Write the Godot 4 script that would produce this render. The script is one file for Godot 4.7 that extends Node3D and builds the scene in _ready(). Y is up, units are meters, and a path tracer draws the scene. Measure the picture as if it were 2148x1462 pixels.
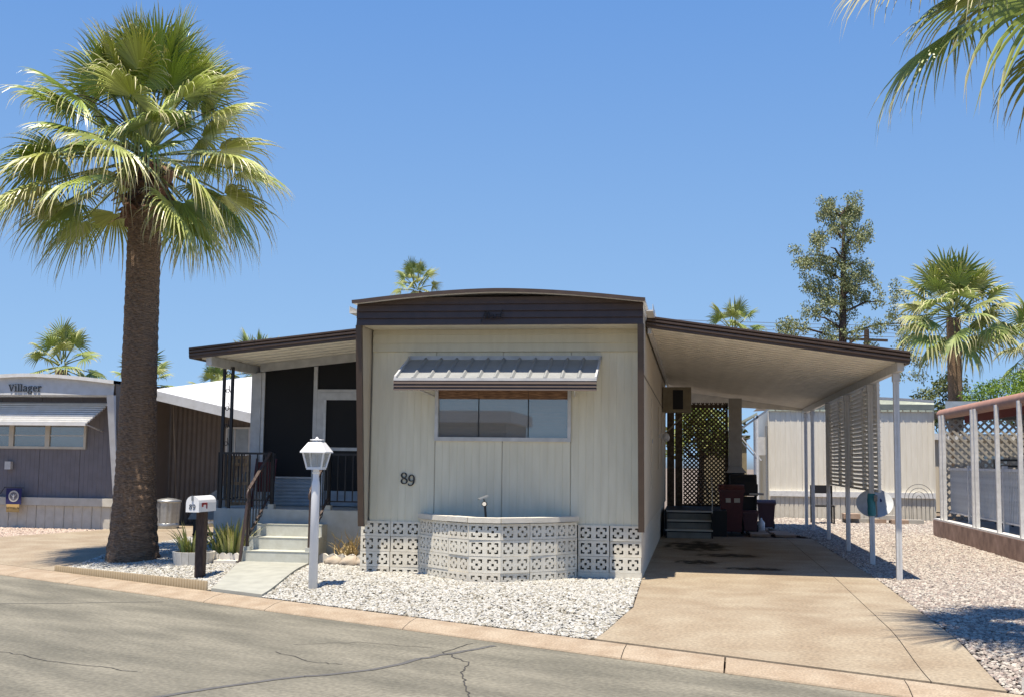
extends Node3D
# Lot frame: x = along the home's front (right), y = up, v = depth into the lot (z = -v). Metres.

var M = {}          # materials
var TX = {}         # textures
var used = {}
var rng = RandomNumberGenerator.new()

func P(u, y, v): return Vector3(u, y, -v)
func rf(a, b): return rng.randf_range(a, b)

# ---------- mesh builder ----------
class MB:
	var st = SurfaceTool.new()
	var n = 0
	func _init(): st.begin(Mesh.PRIMITIVE_TRIANGLES); st.set_smooth_group(-1)
	func sm(g): st.set_smooth_group(g); return self
	func col(c): st.set_color(c); return self
	func tri(a, b, c):
		st.add_vertex(a); st.add_vertex(b); st.add_vertex(c); n += 1
	func quad(a, b, c, d): tri(a, b, c); tri(a, c, d)
	# eight corners: bottom 0-3 (counter-clockwise from above), top 4-7
	func hexa(p):
		quad(p[0], p[1], p[2], p[3]); quad(p[7], p[6], p[5], p[4])
		for i in 4:
			var j = (i + 1) % 4
			quad(p[j], p[i], p[i + 4], p[j + 4])
		return self
	func box(u0, u1, y0, y1, v0, v1):
		return hexa([Vector3(u0, y0, -v0), Vector3(u1, y0, -v0), Vector3(u1, y0, -v1), Vector3(u0, y0, -v1), Vector3(u0, y1, -v0), Vector3(u1, y1, -v0), Vector3(u1, y1, -v1), Vector3(u0, y1, -v1)])
	# square bar between two points
	func bar(a, b, w, h = -1.0, up = Vector3.UP):
		if h < 0: h = w
		var f = (b - a).normalized()
		if abs(f.dot(up)) > 0.98: up = Vector3.BACK
		var s = f.cross(up).normalized() * w / 2
		var t = s.cross(f).normalized() * h / 2
		return hexa([a - s - t, a + s - t, b + s - t, b - s - t, a - s + t, a + s + t, b + s + t, b - s + t])
	func tube(pts, rad, sides = 8, cap = true):
		sm(1)
		var rings = []
		var ref = Vector3(0.13, 0.2, 0.97).normalized()
		for i in pts.size():
			var f = (pts[min(i + 1, pts.size() - 1)] - pts[max(i - 1, 0)]).normalized()
			var s = f.cross(ref)
			if s.length() < 0.05: s = f.cross(Vector3.RIGHT)
			s = s.normalized()
			var t = s.cross(f)
			var r = rad[i] if rad is Array else rad
			var ring = []
			for k in sides:
				var a = TAU * k / sides
				ring.append(pts[i] + (s * cos(a) + t * sin(a)) * r)
			rings.append(ring)
		for i in rings.size() - 1:
			for k in sides:
				var j = (k + 1) % sides
				quad(rings[i][k], rings[i][j], rings[i + 1][j], rings[i + 1][k])
		if cap:
			sm(-1)
			for e in [0, rings.size() - 1]:
				for k in range(1, sides - 1): tri(rings[e][0], rings[e][k], rings[e][k + 1])
		sm(-1)
		return self
	# profile [r, y] turned round the vertical axis through c
	func lathe(c, prof, sides = 20, smooth = true):
		sm(1 if smooth else -1)
		for i in prof.size() - 1:
			for k in sides:
				var a = TAU * k / sides
				var b = TAU * (k + 1) / sides
				var q = []
				for pr in [[prof[i], a], [prof[i], b], [prof[i + 1], b], [prof[i + 1], a]]:
					q.append(c + Vector3(pr[0][0] * cos(pr[1]), pr[0][1], pr[0][0] * sin(pr[1])))
				quad(q[0], q[1], q[2], q[3])
		sm(-1)
		return self
	func strip(A, B):
		for i in A.size() - 1: quad(A[i], A[i + 1], B[i + 1], B[i])
		return self
	func fan(c, ring):
		for i in ring.size(): tri(c, ring[i], ring[(i + 1) % ring.size()])
		return self
	func mesh():
		st.index(); st.generate_normals()
		return st.commit()

func numbered(called):
	if not used.has(called): used[called] = 0; return called
	used[called] += 1
	return "%s_%03d" % [called, used[called]]
func thing(called, label, category, base = Vector3.ZERO, group = ""):
	var o = Node3D.new(); o.name = numbered(called); add_child(o); o.position = base
	tag(o, label, category, group)
	return o
func tag(o, label, category, group = ""):
	o.set_meta("label", label); o.set_meta("category", category)
	if group: o.set_meta("group", group)
	return o
func offset_of(p):
	var s = Vector3.ZERO
	while p != null and p != self: s += p.position; p = p.get_parent()
	return s
# a part whose shape is given in lot coordinates
func part(parent, called, mb, m):
	var o = MeshInstance3D.new(); o.name = called
	o.mesh = mb.mesh() if mb is MB else mb
	o.material_override = null
	o.set_surface_override_material(0, M[m] if m is String else m)
	parent.add_child(o, true)
	o.position = -offset_of(parent)
	return o
# a part that shares a mesh, placed by a transform in lot coordinates
func piece(parent, called, mesh, m, xf):
	var o = MeshInstance3D.new(); o.name = called; o.mesh = mesh
	o.set_surface_override_material(0, M[m] if m is String else m)
	parent.add_child(o, true)
	o.transform = xf; o.position -= offset_of(parent)
	return o
func struct(called, mb, m):
	var o = MeshInstance3D.new(); o.name = numbered(called); o.mesh = mb.mesh() if mb is MB else mb
	o.set_surface_override_material(0, M[m] if m is String else m)
	add_child(o); o.set_meta("kind", "structure")
	return o
func bx(parent, called, m, u0, u1, y0, y1, v0, v1): return part(parent, called, MB.new().box(u0, u1, y0, y1, v0, v1), m)
func text(parent, called, s, size, depth, at, m, font = "Droid Serif", turn = Vector3.ZERO, italic = false):
	var t = TextMesh.new(); var f = SystemFont.new(); f.font_names = [font]; f.font_italic = italic; f.font_weight = 500
	t.font = f; t.text = s; t.font_size = 64; t.pixel_size = size / 46.0; t.depth = depth; t.curve_step = 2.0
	var o = piece(parent, called, t, m, Transform3D(Basis.from_euler(turn), at))
	return o

# ---------- materials ----------
func lin(r, g, b, a = 1.0):
	var c = Color(r, g, b).linear_to_srgb(); c.a = a
	return c
func noise_tex(key, sd, freq, lo, hi, oct = 4, size = 512, typ = FastNoiseLite.TYPE_SIMPLEX_SMOOTH, power = 1.0):
	if TX.has(key): return TX[key]
	var n = FastNoiseLite.new(); n.seed = sd; n.frequency = freq; n.fractal_octaves = oct; n.noise_type = typ
	if typ == FastNoiseLite.TYPE_CELLULAR: n.cellular_return_type = FastNoiseLite.RETURN_DISTANCE
	var im = n.get_seamless_image(size, size)
	im.convert(Image.FORMAT_RGB8)
	var lut = []
	for i in 256:
		var t = pow(i / 255.0, power)
		lut.append(Color(lerp(lo[0], hi[0], t), lerp(lo[1], hi[1], t), lerp(lo[2], hi[2], t)))
	for y in size:
		for x in size: im.set_pixel(x, y, lut[int(im.get_pixel(x, y).r * 255)])
	TX[key] = ImageTexture.create_from_image(im)
	return TX[key]
func gray(a): return [a, a, a]
func mk(key, c, rough, tex = null, scale = 1.0, bump = null, bump_cm = 0.0, metal = 0.0, world = true):
	var m = StandardMaterial3D.new(); m.resource_name = key
	m.albedo_color = c; m.roughness = rough; m.metallic = metal
	m.uv1_triplanar = true; m.uv1_world_triplanar = world
	m.uv1_scale = scale if scale is Vector3 else Vector3.ONE * scale
	if tex: m.albedo_texture = tex
	if bump:
		m.heightmap_enabled = true; m.heightmap_texture = bump; m.heightmap_scale = bump_cm
	M[key] = m
	return m
func detail(m, tex, scale):
	m.detail_enabled = true; m.detail_albedo = tex; m.detail_blend_mode = BaseMaterial3D.BLEND_MODE_MUL
	m.detail_uv_layer = BaseMaterial3D.DETAIL_UV_2; m.uv2_triplanar = true; m.uv2_world_triplanar = true
	m.uv2_scale = Vector3.ONE * scale
func materials():
	var mottle = noise_tex("mottle", 3, 0.012, gray(0.86), gray(1.0), 5)
	var grime = noise_tex("grime", 9, 0.02, [0.90, 0.89, 0.87], gray(1.0), 5, 512, FastNoiseLite.TYPE_SIMPLEX_SMOOTH, 0.6)
	var soft = noise_tex("soft", 12, 0.02, [0.945, 0.94, 0.93], gray(1.0), 5)
	var speck = noise_tex("speck", 5, 0.25, gray(0.70), gray(1.0), 3, 512)
	var speck2 = noise_tex("speck2", 15, 0.16, gray(0.5), gray(1.0), 2, 512)
	var grain = noise_tex("grain", 6, 0.09, gray(0.76), gray(1.0), 4, 512)
	var blotch = noise_tex("blotch", 21, 0.008, [0.70, 0.68, 0.66], gray(1.0), 6)
	var streak = noise_tex("streak", 31, 0.014, [0.72, 0.715, 0.69], [1.0, 0.985, 0.955], 6)
	var conc = noise_tex("conc", 41, 0.010, [0.86, 0.81, 0.76], [1.0, 0.985, 0.96], 6)
	var barkc = noise_tex("barkc", 51, 0.03, [0.50, 0.46, 0.43], gray(1.0), 5)
	var barkb = noise_tex("barkb", 52, 0.05, gray(0.0), gray(1.0), 4)
	var stuccob = noise_tex("stuccob", 61, 0.09, gray(0.2), gray(0.9), 3)
	var wood = noise_tex("wood", 71, 0.02, [0.55, 0.5, 0.48], gray(1.0), 4)
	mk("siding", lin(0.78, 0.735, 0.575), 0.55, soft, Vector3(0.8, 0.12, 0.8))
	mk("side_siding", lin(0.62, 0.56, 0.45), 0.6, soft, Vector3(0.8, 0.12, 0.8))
	mk("soffit", lin(0.70, 0.65, 0.52), 0.6, grime, 0.3)
	mk("brown", lin(0.088, 0.058, 0.042), 0.42, mottle, 0.8)
	mk("roof_white", lin(0.72, 0.72, 0.71), 0.5, grime, 0.5)
	mk("alum_white", lin(0.66, 0.66, 0.65), 0.42, mottle, 0.7)
	mk("pan_white", lin(0.86, 0.82, 0.72), 0.5, mottle, 0.5)
	mk("awning_shaded", lin(0.34, 0.355, 0.36), 0.4, mottle, 0.7)  # awning metal darkened: the shade under the roof edge is in its colour
	mk("white", lin(0.76, 0.76, 0.75), 0.45, mottle, 1.1)
	mk("post_white", lin(0.70, 0.71, 0.71), 0.45, grime, 0.9)
	mk("block", lin(0.78, 0.745, 0.65), 0.85, grime, 0.9, stuccob, 0.12)
	mk("block_warm", lin(0.74, 0.695, 0.595), 0.85, grime, 0.7, stuccob, 0.12)
	mk("cap", lin(0.66, 0.63, 0.56), 0.85, grime, 0.8, stuccob, 0.12)
	mk("black_iron", lin(0.012, 0.011, 0.012), 0.4)
	mk("brown_iron", lin(0.07, 0.045, 0.038), 0.45, mottle, 2.0)
	mk("screen", lin(0.004, 0.004, 0.005), 0.75)
	mk("dark", lin(0.008, 0.008, 0.009), 0.6)
	mk("stoop", lin(0.47, 0.49, 0.47), 0.75, grime, 0.6, stuccob, 0.08)
	mk("step_paint", lin(0.52, 0.53, 0.48), 0.7, grime, 0.7, stuccob, 0.06)
	mk("walk", lin(0.40, 0.405, 0.36), 0.8, mottle, 0.5, stuccob, 0.1)
	mk("metal_blue", lin(0.36, 0.42, 0.47), 0.5, mottle, 0.7)
	mk("lamp_white", lin(0.78, 0.79, 0.80), 0.35)
	mk("post_brown", lin(0.075, 0.045, 0.035), 0.7, wood, Vector3(3, 0.6, 3))
	mk("red", lin(0.32, 0.02, 0.02), 0.45)
	mk("ink", lin(0.02, 0.022, 0.025), 0.4)
	mk("blind", lin(0.34, 0.19, 0.10), 0.6, wood, Vector3(0.6, 4, 1))
	mk("wood_tan", lin(0.44, 0.33, 0.20), 0.7, wood, Vector3(2, 0.5, 2))
	mk("lattice", lin(0.17, 0.13, 0.085), 0.8, wood, 1.0)
	mk("column", lin(0.42, 0.40, 0.36), 0.7, grime, 0.5)
	mk("rear_step", lin(0.27, 0.28, 0.265), 0.7, mottle, 0.6)
	mk("nosing", lin(0.58, 0.58, 0.55), 0.6)
	mk("bin_red", lin(0.115, 0.018, 0.022), 0.45, mottle, 1.0)
	mk("bin_maroon", lin(0.10, 0.040, 0.050), 0.5, mottle, 1.0)
	mk("sticker", lin(0.55, 0.52, 0.46), 0.6)
	mk("galvanized", lin(0.46, 0.47, 0.47), 0.42, mottle, 2.0, null, 0, 0.75)
	mk("cover_gray", lin(0.27, 0.27, 0.26), 0.85, mottle, 1.0)
	mk("ac_tan", lin(0.34, 0.29, 0.19), 0.55, mottle, 1.0)
	mk("paver", lin(0.42, 0.33, 0.27), 0.9, conc, 0.8, stuccob, 0.1)
	mk("stone_tan", lin(0.47, 0.435, 0.385), 0.9, conc, 1.5, stuccob, 0.5)
	mk("lilac", lin(0.185, 0.175, 0.195), 0.65, grime, 0.35)
	mk("neighbor_white", lin(0.60, 0.61, 0.62), 0.5, grime, 0.5)
	mk("corrugated_brown", lin(0.17, 0.14, 0.12), 0.55, grime, 0.4)
	mk("skirt_cream", lin(0.60, 0.57, 0.50), 0.65, grime, 0.5)
	mk("navy", lin(0.02, 0.02, 0.10), 0.8)
	mk("gold", lin(0.55, 0.36, 0.13), 0.8)
	mk("far_siding", lin(0.76, 0.72, 0.62), 0.6, soft, Vector3(0.8, 0.12, 0.8))
	mk("far_green", lin(0.46, 0.50, 0.40), 0.55, mottle, 0.5)
	mk("salmon", lin(0.46, 0.24, 0.16), 0.6, mottle, 0.6)
	mk("maroon", lin(0.16, 0.02, 0.02), 0.7)
	mk("stucco_red", lin(0.42, 0.285, 0.23), 0.9, blotch, 0.6, stuccob, 0.5)
	mk("teal", lin(0.03, 0.22, 0.26), 0.5, mottle, 4.0)
	mk("dish", lin(0.52, 0.55, 0.58), 0.4, mottle, 1.5)
	mk("edging_white", lin(0.70, 0.67, 0.61), 0.85, grime, 1.2, stuccob, 0.15)
	mk("edging_brown", lin(0.30, 0.24, 0.16), 0.85, grime, 1.5)
	mk("soil", lin(0.16, 0.12, 0.09), 0.95, speck2, 1.0, stuccob, 1.0)
	mk("bark", lin(0.43, 0.30, 0.20), 0.95, barkc, Vector3(0.7, 3.0, 0.7), barkb, 3.0)
	mk("boot", lin(0.26, 0.14, 0.09), 0.85, barkc, 1.5)
	mk("limb", lin(0.12, 0.085, 0.065), 0.9, barkc, 1.0)
	mk("wire", lin(0.10, 0.10, 0.10), 0.6)
	var g = StandardMaterial3D.new(); g.albedo_color = Color(0.72, 0.72, 0.70, 0.06); g.roughness = 0.02; g.metallic = 0.42; g.metallic_specular = 0.8
	g.transparency = BaseMaterial3D.TRANSPARENCY_ALPHA; M["glass"] = g
	var lg = StandardMaterial3D.new(); lg.albedo_color = Color(0.8, 0.82, 0.82, 0.25); lg.roughness = 0.1
	lg.transparency = BaseMaterial3D.TRANSPARENCY_ALPHA; M["lamp_glass"] = lg
	for k in [["leaf", 0.36, 0.22], ["leaf_dull", 0.6, 0.15]]:
		var l = StandardMaterial3D.new(); l.resource_name = k[0]; l.vertex_color_use_as_albedo = true; l.roughness = k[1]
		l.metallic_specular = 0.5; l.cull_mode = BaseMaterial3D.CULL_DISABLED
		l.backlight_enabled = true; l.backlight = Color(0.75, 0.8, 0.4) * k[1]
		M[k[0]] = l
	for k in [["stone_white", 0.75], ["stone_gray", 0.85]]:
		var s = StandardMaterial3D.new(); s.resource_name = k[0]; s.vertex_color_use_as_albedo = true; s.roughness = k[1]; M[k[0]] = s
	mk("gravel_white", lin(0.20, 0.19, 0.15), 0.9, speck2, 1.2, stuccob, 1.5)  # base coloured darker than its stones to draw dark gaps between them
	mk("gravel_gray", lin(0.20, 0.175, 0.15), 0.95, speck2, 1.0, stuccob, 1.5)
	mk("yard", lin(0.33, 0.265, 0.21), 0.95, speck2, 0.8, stuccob, 1.0)
	var d = mk("drive", lin(0.455, 0.40, 0.31), 0.85, conc, 0.22, stuccob, 0.5); detail(d, grain, 0.5)
	d = mk("kerb", lin(0.52, 0.445, 0.35), 0.9, conc, 0.5, stuccob, 0.6); detail(d, grain, 0.8)
	d = mk("asphalt", lin(0.30, 0.288, 0.24), 0.9, streak, Vector3(0.07, 0.4, 0.22), stuccob, 0.8, 0.0, false); detail(d, grain, 0.42)
	mk("tar", lin(0.115, 0.112, 0.108), 0.8, mottle, 0.7)
	mk("crack", lin(0.05, 0.047, 0.044), 0.95)
	var im = Image.create(160, 160, false, Image.FORMAT_RGBA8)
	var sn = FastNoiseLite.new(); sn.seed = 88; sn.frequency = 0.035; sn.fractal_octaves = 4
	for y in 160:
		for x in 160:
			var rr = Vector2(x - 79.5, y - 79.5).length() / 80.0
			im.set_pixel(x, y, Color(0.20, 0.13, 0.08, clamp((1.05 - rr + sn.get_noise_2d(x, y) * 1.1) * 1.3, 0, 1) * 0.55 * smoothstep(1.0, 0.6, rr)))
	var sm = StandardMaterial3D.new(); sm.resource_name = "stain"; sm.albedo_texture = ImageTexture.create_from_image(im); sm.roughness = 0.7
	sm.transparency = BaseMaterial3D.TRANSPARENCY_ALPHA; M["stain"] = sm

# ---------- ground ----------
func kerb_back(u): return 0.46 - 0.576 * (u + 6.11)
func kerb_front(u): return 0.26 - 0.564 * (u + 6.77)
func depth_of(u, v): return (v - kerb_back(u)) * 0.8665
func h(u, v): return -0.10 + 0.10 * smoothstep(0.0, 1.8, depth_of(u, v))
# a sheet over a polygon [[u, v] ...] that follows the lot's fall to the street, with a rim of the given depth
func sheet(poly, dy, rim = 0.12):
	var mb = MB.new()
	var pg = PackedVector2Array()
	for p in poly: pg.append(Vector2(p[0], p[1]))
	var dir = Vector2(0.576, 1.0).normalized()
	var along = Vector2(-dir.y, dir.x)
	var o = Vector2(-6.11, 0.46)
	var cuts = [-60.0, 0.0, 0.3, 0.6, 0.9, 1.2, 1.5, 1.8, 120.0]
	for i in cuts.size() - 1:
		var band = PackedVector2Array([o + dir * cuts[i] - along * 150, o + dir * cuts[i] + along * 150, o + dir * cuts[i + 1] + along * 150, o + dir * cuts[i + 1] - along * 150])
		for q in Geometry2D.intersect_polygons(pg, band):
			var ix = Geometry2D.triangulate_polygon(q)
			for k in range(0, ix.size(), 3):
				var t = []
				for j in 3: t.append(P(q[ix[k + j]].x, h(q[ix[k + j]].x, q[ix[k + j]].y) + dy, q[ix[k + j]].y))
				if (t[1] - t[0]).cross(t[2] - t[0]).y > 0: mb.tri(t[0], t[2], t[1])
				else: mb.tri(t[0], t[1], t[2])
	if rim > 0:
		for i in poly.size():
			var a = poly[i]; var b = poly[(i + 1) % poly.size()]
			var steps = int(max(1, Vector2(b[0] - a[0], b[1] - a[1]).length() / 0.4))
			for k in steps:
				var p = [lerp(a[0], b[0], float(k) / steps), lerp(a[1], b[1], float(k) / steps)]
				var q = [lerp(a[0], b[0], (k + 1.0) / steps), lerp(a[1], b[1], (k + 1.0) / steps)]
				var yp = h(p[0], p[1]) + dy; var yq = h(q[0], q[1]) + dy
				mb.quad(P(p[0], yp, p[1]), P(q[0], yq, q[1]), P(q[0], yq - rim, q[1]), P(p[0], yp - rim, p[1]))
	return mb
func ribbon(pts, w, y):
	var mb = MB.new()
	for i in pts.size() - 1:
		var a = Vector2(pts[i][0], pts[i][1]); var b = Vector2(pts[i + 1][0], pts[i + 1][1])
		var s = (b - a).normalized().orthogonal() * w / 2
		mb.quad(P(a.x + s.x, y, a.y + s.y), P(b.x + s.x, y, b.y + s.y), P(b.x - s.x, y, b.y - s.y), P(a.x - s.x, y, a.y - s.y))
	return mb
func stone_mesh(sd):
	var ico = []
	var t = (1.0 + sqrt(5.0)) / 2
	for p in [[-1, t, 0], [1, t, 0], [-1, -t, 0], [1, -t, 0], [0, -1, t], [0, 1, t], [0, -1, -t], [0, 1, -t], [t, 0, -1], [t, 0, 1], [-t, 0, -1], [-t, 0, 1]]:
		ico.append(Vector3(p[0], p[1], p[2]).normalized())
	var r = RandomNumberGenerator.new(); r.seed = sd
	for i in 12: ico[i] *= r.randf_range(0.7, 1.2)
	var mb = MB.new()
	for f in [[0, 11, 5], [0, 5, 1], [0, 1, 7], [0, 7, 10], [0, 10, 11], [1, 5, 9], [5, 11, 4], [11, 10, 2], [10, 7, 6], [7, 1, 8], [3, 9, 4], [3, 4, 2], [3, 2, 6], [3, 6, 8], [3, 8, 9], [4, 9, 5], [2, 4, 11], [6, 2, 10], [8, 6, 7], [9, 8, 1]]:
		mb.tri(ico[f[0]], ico[f[2]], ico[f[1]])
	return mb.mesh()
func scatter(called, label, category, polys, per_m2, size, shades, m, dy, sd, holes = []):
	rng.seed = sd
	var xf = []; var cl = []
	for poly in polys:
		var pg = PackedVector2Array()
		for p in poly: pg.append(Vector2(p[0], p[1]))
		var lo = pg[0]; var hi = pg[0]
		for p in pg: lo = lo.min(p); hi = hi.max(p)
		var n = int((hi.x - lo.x) * (hi.y - lo.y) * per_m2)
		for i in n:
			var q = Vector2(rf(lo.x, hi.x), rf(lo.y, hi.y))
			if not Geometry2D.is_point_in_polygon(q, pg): continue
			var far = clamp((q.y + 14.5) / 16.0, 0.8, 2.2)   # coarser stones toward the back of the lot
			if far > 1.15 and rng.randf() > 1.6 / (far * far): continue
			var s = size * rf(0.55, 1.25) * max(1.0, far * 0.85)
			var b = Basis.from_euler(Vector3(rf(0, TAU), rf(0, TAU), rf(0, TAU))).scaled(Vector3(s * rf(0.8, 1.3), s * rf(0.5, 0.8), s * rf(0.8, 1.2)))
			xf.append(Transform3D(b, P(q.x, h(q.x, q.y) + dy + s * rf(0.0, 0.35), q.y)))
			var c = shades[rng.randi() % shades.size()]; var k = rf(0.85, 1.1)
			cl.append(Color(c[0] * k, c[1] * k, c[2] * k))
	var mm = MultiMesh.new(); mm.transform_format = MultiMesh.TRANSFORM_3D; mm.use_colors = true
	mm.mesh = stone_mesh(sd); mm.instance_count = xf.size()
	for i in xf.size(): mm.set_instance_transform(i, xf[i]); mm.set_instance_color(i, cl[i])
	var o = MultiMeshInstance3D.new(); o.name = numbered(called); o.multimesh = mm; o.material_override = M[m]
	add_child(o); tag(o, label, category); o.set_meta("kind", "stuff")

# ---------- palms ----------
# one fan frond: a petiole and a pleated blade of pointed leaflets that droop at their tips
func frond(mb, base, az, el, pet, R, sag, droop, leaflets, segs, tint, dry):
	var d = Vector3(cos(el) * cos(az), sin(el), cos(el) * sin(az))
	var pts = []
	for i in 5:
		var t = i / 4.0
		pts.append(base + d * pet * t + Vector3.DOWN * sag * t * t)
	mb.col(Color(0.20, 0.23, 0.07)); mb.tube(pts, [0.028, 0.022, 0.018, 0.016, 0.014], 4, false)
	var f = (pts[4] - pts[3]).normalized()
	var s = f.cross(Vector3.UP)
	if s.length() < 0.2: s = Vector3(-sin(az), 0, cos(az))
	s = s.normalized()
	var n = s.cross(f).normalized()
	var roll = rf(-0.7, 0.7)
	s = s.rotated(f, roll); n = n.rotated(f, roll)
	var tmax = deg_to_rad(rf(100, 118))
	var dth = 2 * tmax / leaflets
	mb.sm(-1)
	for i in leaflets:
		var th = -tmax + dth * (i + 0.5)
		var q = abs(th) / tmax
		var len = R * (1.0 - 0.30 * q * q) * rf(0.86, 1.06)
		var dirv = (f * cos(th) + s * sin(th) - n * 0.16 * q).normalized()
		var side = (s * cos(th) - f * sin(th)).normalized()
		var up = side.cross(dirv).normalized()
		var dr = droop * rf(0.55, 1.5)
		var bend = rf(-0.10, 0.10)
		var free = 0.42 * rf(0.8, 1.15)
		var wfree = free * len * tan(dth / 2) * 1.06
		var k = rf(0.75, 1.2)
		var c0 = Color(tint[0] * k, tint[1] * k, tint[2] * k)
		var tip = Color(0.58, 0.51, 0.28) if rng.randf() < dry else Color(tint[0] * 1.35, tint[1] * 1.15, tint[2] * 1.3)
		var pl; var pc; var pr
		for j in segs + 1:
			var t = float(j) / segs
			var r = 0.04 + 0.96 * t
			var w = r * len * tan(dth / 2) * 1.06 if r < free else wfree * 0.92 * pow(max(0.0, 1.0 - (r - free) / (1.0 - free)), 0.9)
			var over = max(0.0, (r - 0.36) / 0.64)
			var c = pts[4] + dirv * len * r + Vector3.DOWN * dr * len * over * over + side * bend * len * over * over
			c -= dirv * dr * 0.45 * len * pow(over, 3.0)
			var l = c - side * w; var rr = c + side * w; var m = c + up * w * 0.95
			if j > 0:
				mb.col(c0.lerp(tip, smoothstep(0.62, 1.0, t)))
				mb.quad(pl, pc, m, l); mb.quad(pc, pr, rr, m)
			pl = l; pc = m; pr = rr
	mb.col(Color.WHITE)
func trunk_mesh(base, top, prof, sides, rows, sd, rough):
	var n = FastNoiseLite.new(); n.seed = sd; n.frequency = 2.0
	var rings = []
	for i in rows + 1:
		var t = float(i) / rows
		var c = base.lerp(top, t)
		var r = 0.0
		for k in prof.size() - 1:
			if t >= prof[k][0] and t <= prof[k + 1][0]: r = lerp(prof[k][1], prof[k + 1][1], (t - prof[k][0]) / (prof[k + 1][0] - prof[k][0]))
		var ring = []
		for k in sides:
			var a = TAU * k / sides
			var y = c.y
			var z = n.get_noise_3d(cos(a) * 0.8, y * 3.2, sin(a) * 0.8) * 0.6 + n.get_noise_3d(cos(a) * 4, y * 1.2, sin(a) * 4) * 0.35
			var ringy = sin(y * 46.0 + n.get_noise_3d(cos(a), y, sin(a)) * 5.0) * 0.35
			var rr = r * (1.0 + rough * (z + ringy))
			ring.append(c + Vector3(cos(a) * rr, 0, sin(a) * rr))
		rings.append(ring)
	var mb = MB.new(); mb.sm(1)
	for i in rows:
		for k in sides:
			var j = (k + 1) % sides
			mb.quad(rings[i][k], rings[i][j], rings[i + 1][j], rings[i + 1][k])
	return mb
func crown_fronds(center, count, pet, R, leaflets, segs, greens, dry, low = -34.0, bias = 1.0):
	var out = []
	for i in count:
		var t = float(i) / (count - 1)
		var az = i * 2.39996 + rf(-0.25, 0.25)
		var el = deg_to_rad(lerp(86.0, low, pow(t, bias)) + rf(-13, 13))
		var b = center + Vector3(cos(az) * 0.10, lerp(0.25, -0.22, t), sin(az) * 0.10)
		out.append([b, az, el, pet * lerp(0.85, 1.05, t) * rf(0.88, 1.12), R * rf(0.88, 1.1), lerp(0.02, 0.18, t) * pet, lerp(0.08, 0.42, t), leaflets, segs, greens[rng.randi() % greens.size()], lerp(dry * 0.5, min(1.0, dry * 1.6), t)])
	return out
func far_palm(label, at, ytrunk, r, pet, R, count, dry, sd):
	rng.seed = sd
	var t = thing("fan_palm", label, "palm tree", P(at[0], 0, at[1]), "fan palms rising behind the homes")
	var mb = trunk_mesh(P(at[0], -0.1, at[1]), P(at[0], ytrunk, at[1]), [[0, r * 1.25], [0.1, r], [1.0, r * 0.95]], 12, 60, sd, 0.05)
	part(t, "trunk", mb, "bark")
	var c = MB.new()
	for f in crown_fronds(P(at[0], ytrunk + 0.15, at[1]), count, pet, R, 20, 5, [[0.26, 0.32, 0.09], [0.31, 0.34, 0.12], [0.22, 0.28, 0.08]], dry):
		frond(c, f[0], f[1], f[2], f[3], f[4], f[5], f[6], f[7], f[8], f[9], f[10])
	part(t, "crown", c, "leaf_dull")
# ---------- broad trees: limbs and many small leaf faces ----------
func leafy(c, center, rad, count, size, cols, hang = 0.0):
	for i in count:
		var p = Vector3(rng.randfn(), rng.randfn(), rng.randfn()).normalized() * pow(rng.randf(), 0.45)
		var q = center + p * rad
		var k = rf(0.7, 1.25); var cc = cols[rng.randi() % cols.size()]
		c.col(Color(cc[0] * k, cc[1] * k, cc[2] * k))
		var a = Vector3(rng.randfn(), rng.randfn() - hang, rng.randfn()).normalized() * size * rf(0.6, 1.4)
		var b = Vector3(rng.randfn(), rng.randfn(), rng.randfn()).normalized()
		b = a.cross(b).normalized() * size * rf(0.16, 0.34)
		c.tri(q, q + a * 0.5 + b, q + a); c.tri(q, q + a, q + a * 0.5 - b)
	c.col(Color.WHITE)

# ---------- the home ----------
func arch(u): return 3.445 + 0.135 * (1.0 - pow(abs(u) / 1.83, 1.7))
func corrugated(u0, u1, y0, y1, v, pitch, groove, deep):
	# upright boards with narrow grooves between them
	var A = []; var B = []
	var n = int(round((u1 - u0) / pitch)); var w = (u1 - u0) / n
	for i in n:
		for q in [[groove / 2, 0.0], [w - groove / 2, 0.0], [w, deep]]:
			A.append(P(u0 + i * w + q[0], y0, v + q[1])); B.append(P(u0 + i * w + q[0], y1, v + q[1]))
	A.insert(0, P(u0, y0, v + deep)); B.insert(0, P(u0, y1, v + deep))
	return MB.new().strip(A, B)
func ribbed(u0, u1, y0, y1, v, pitch, deep):
	# sheet metal with rounded horizontal ribs
	var mb = MB.new(); mb.sm(1)
	var n = int((y1 - y0) / pitch)
	for i in n:
		var pts = []
		for k in 5:
			var t = k / 4.0
			pts.append([y0 + (i + t) * (y1 - y0) / n, v - deep * sin(t * PI)])
		for k in 4: mb.quad(P(u0, pts[k][0], pts[k][1]), P(u1, pts[k][0], pts[k][1]), P(u1, pts[k + 1][0], pts[k + 1][1]), P(u0, pts[k + 1][0], pts[k + 1][1]))
	return mb
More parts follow.
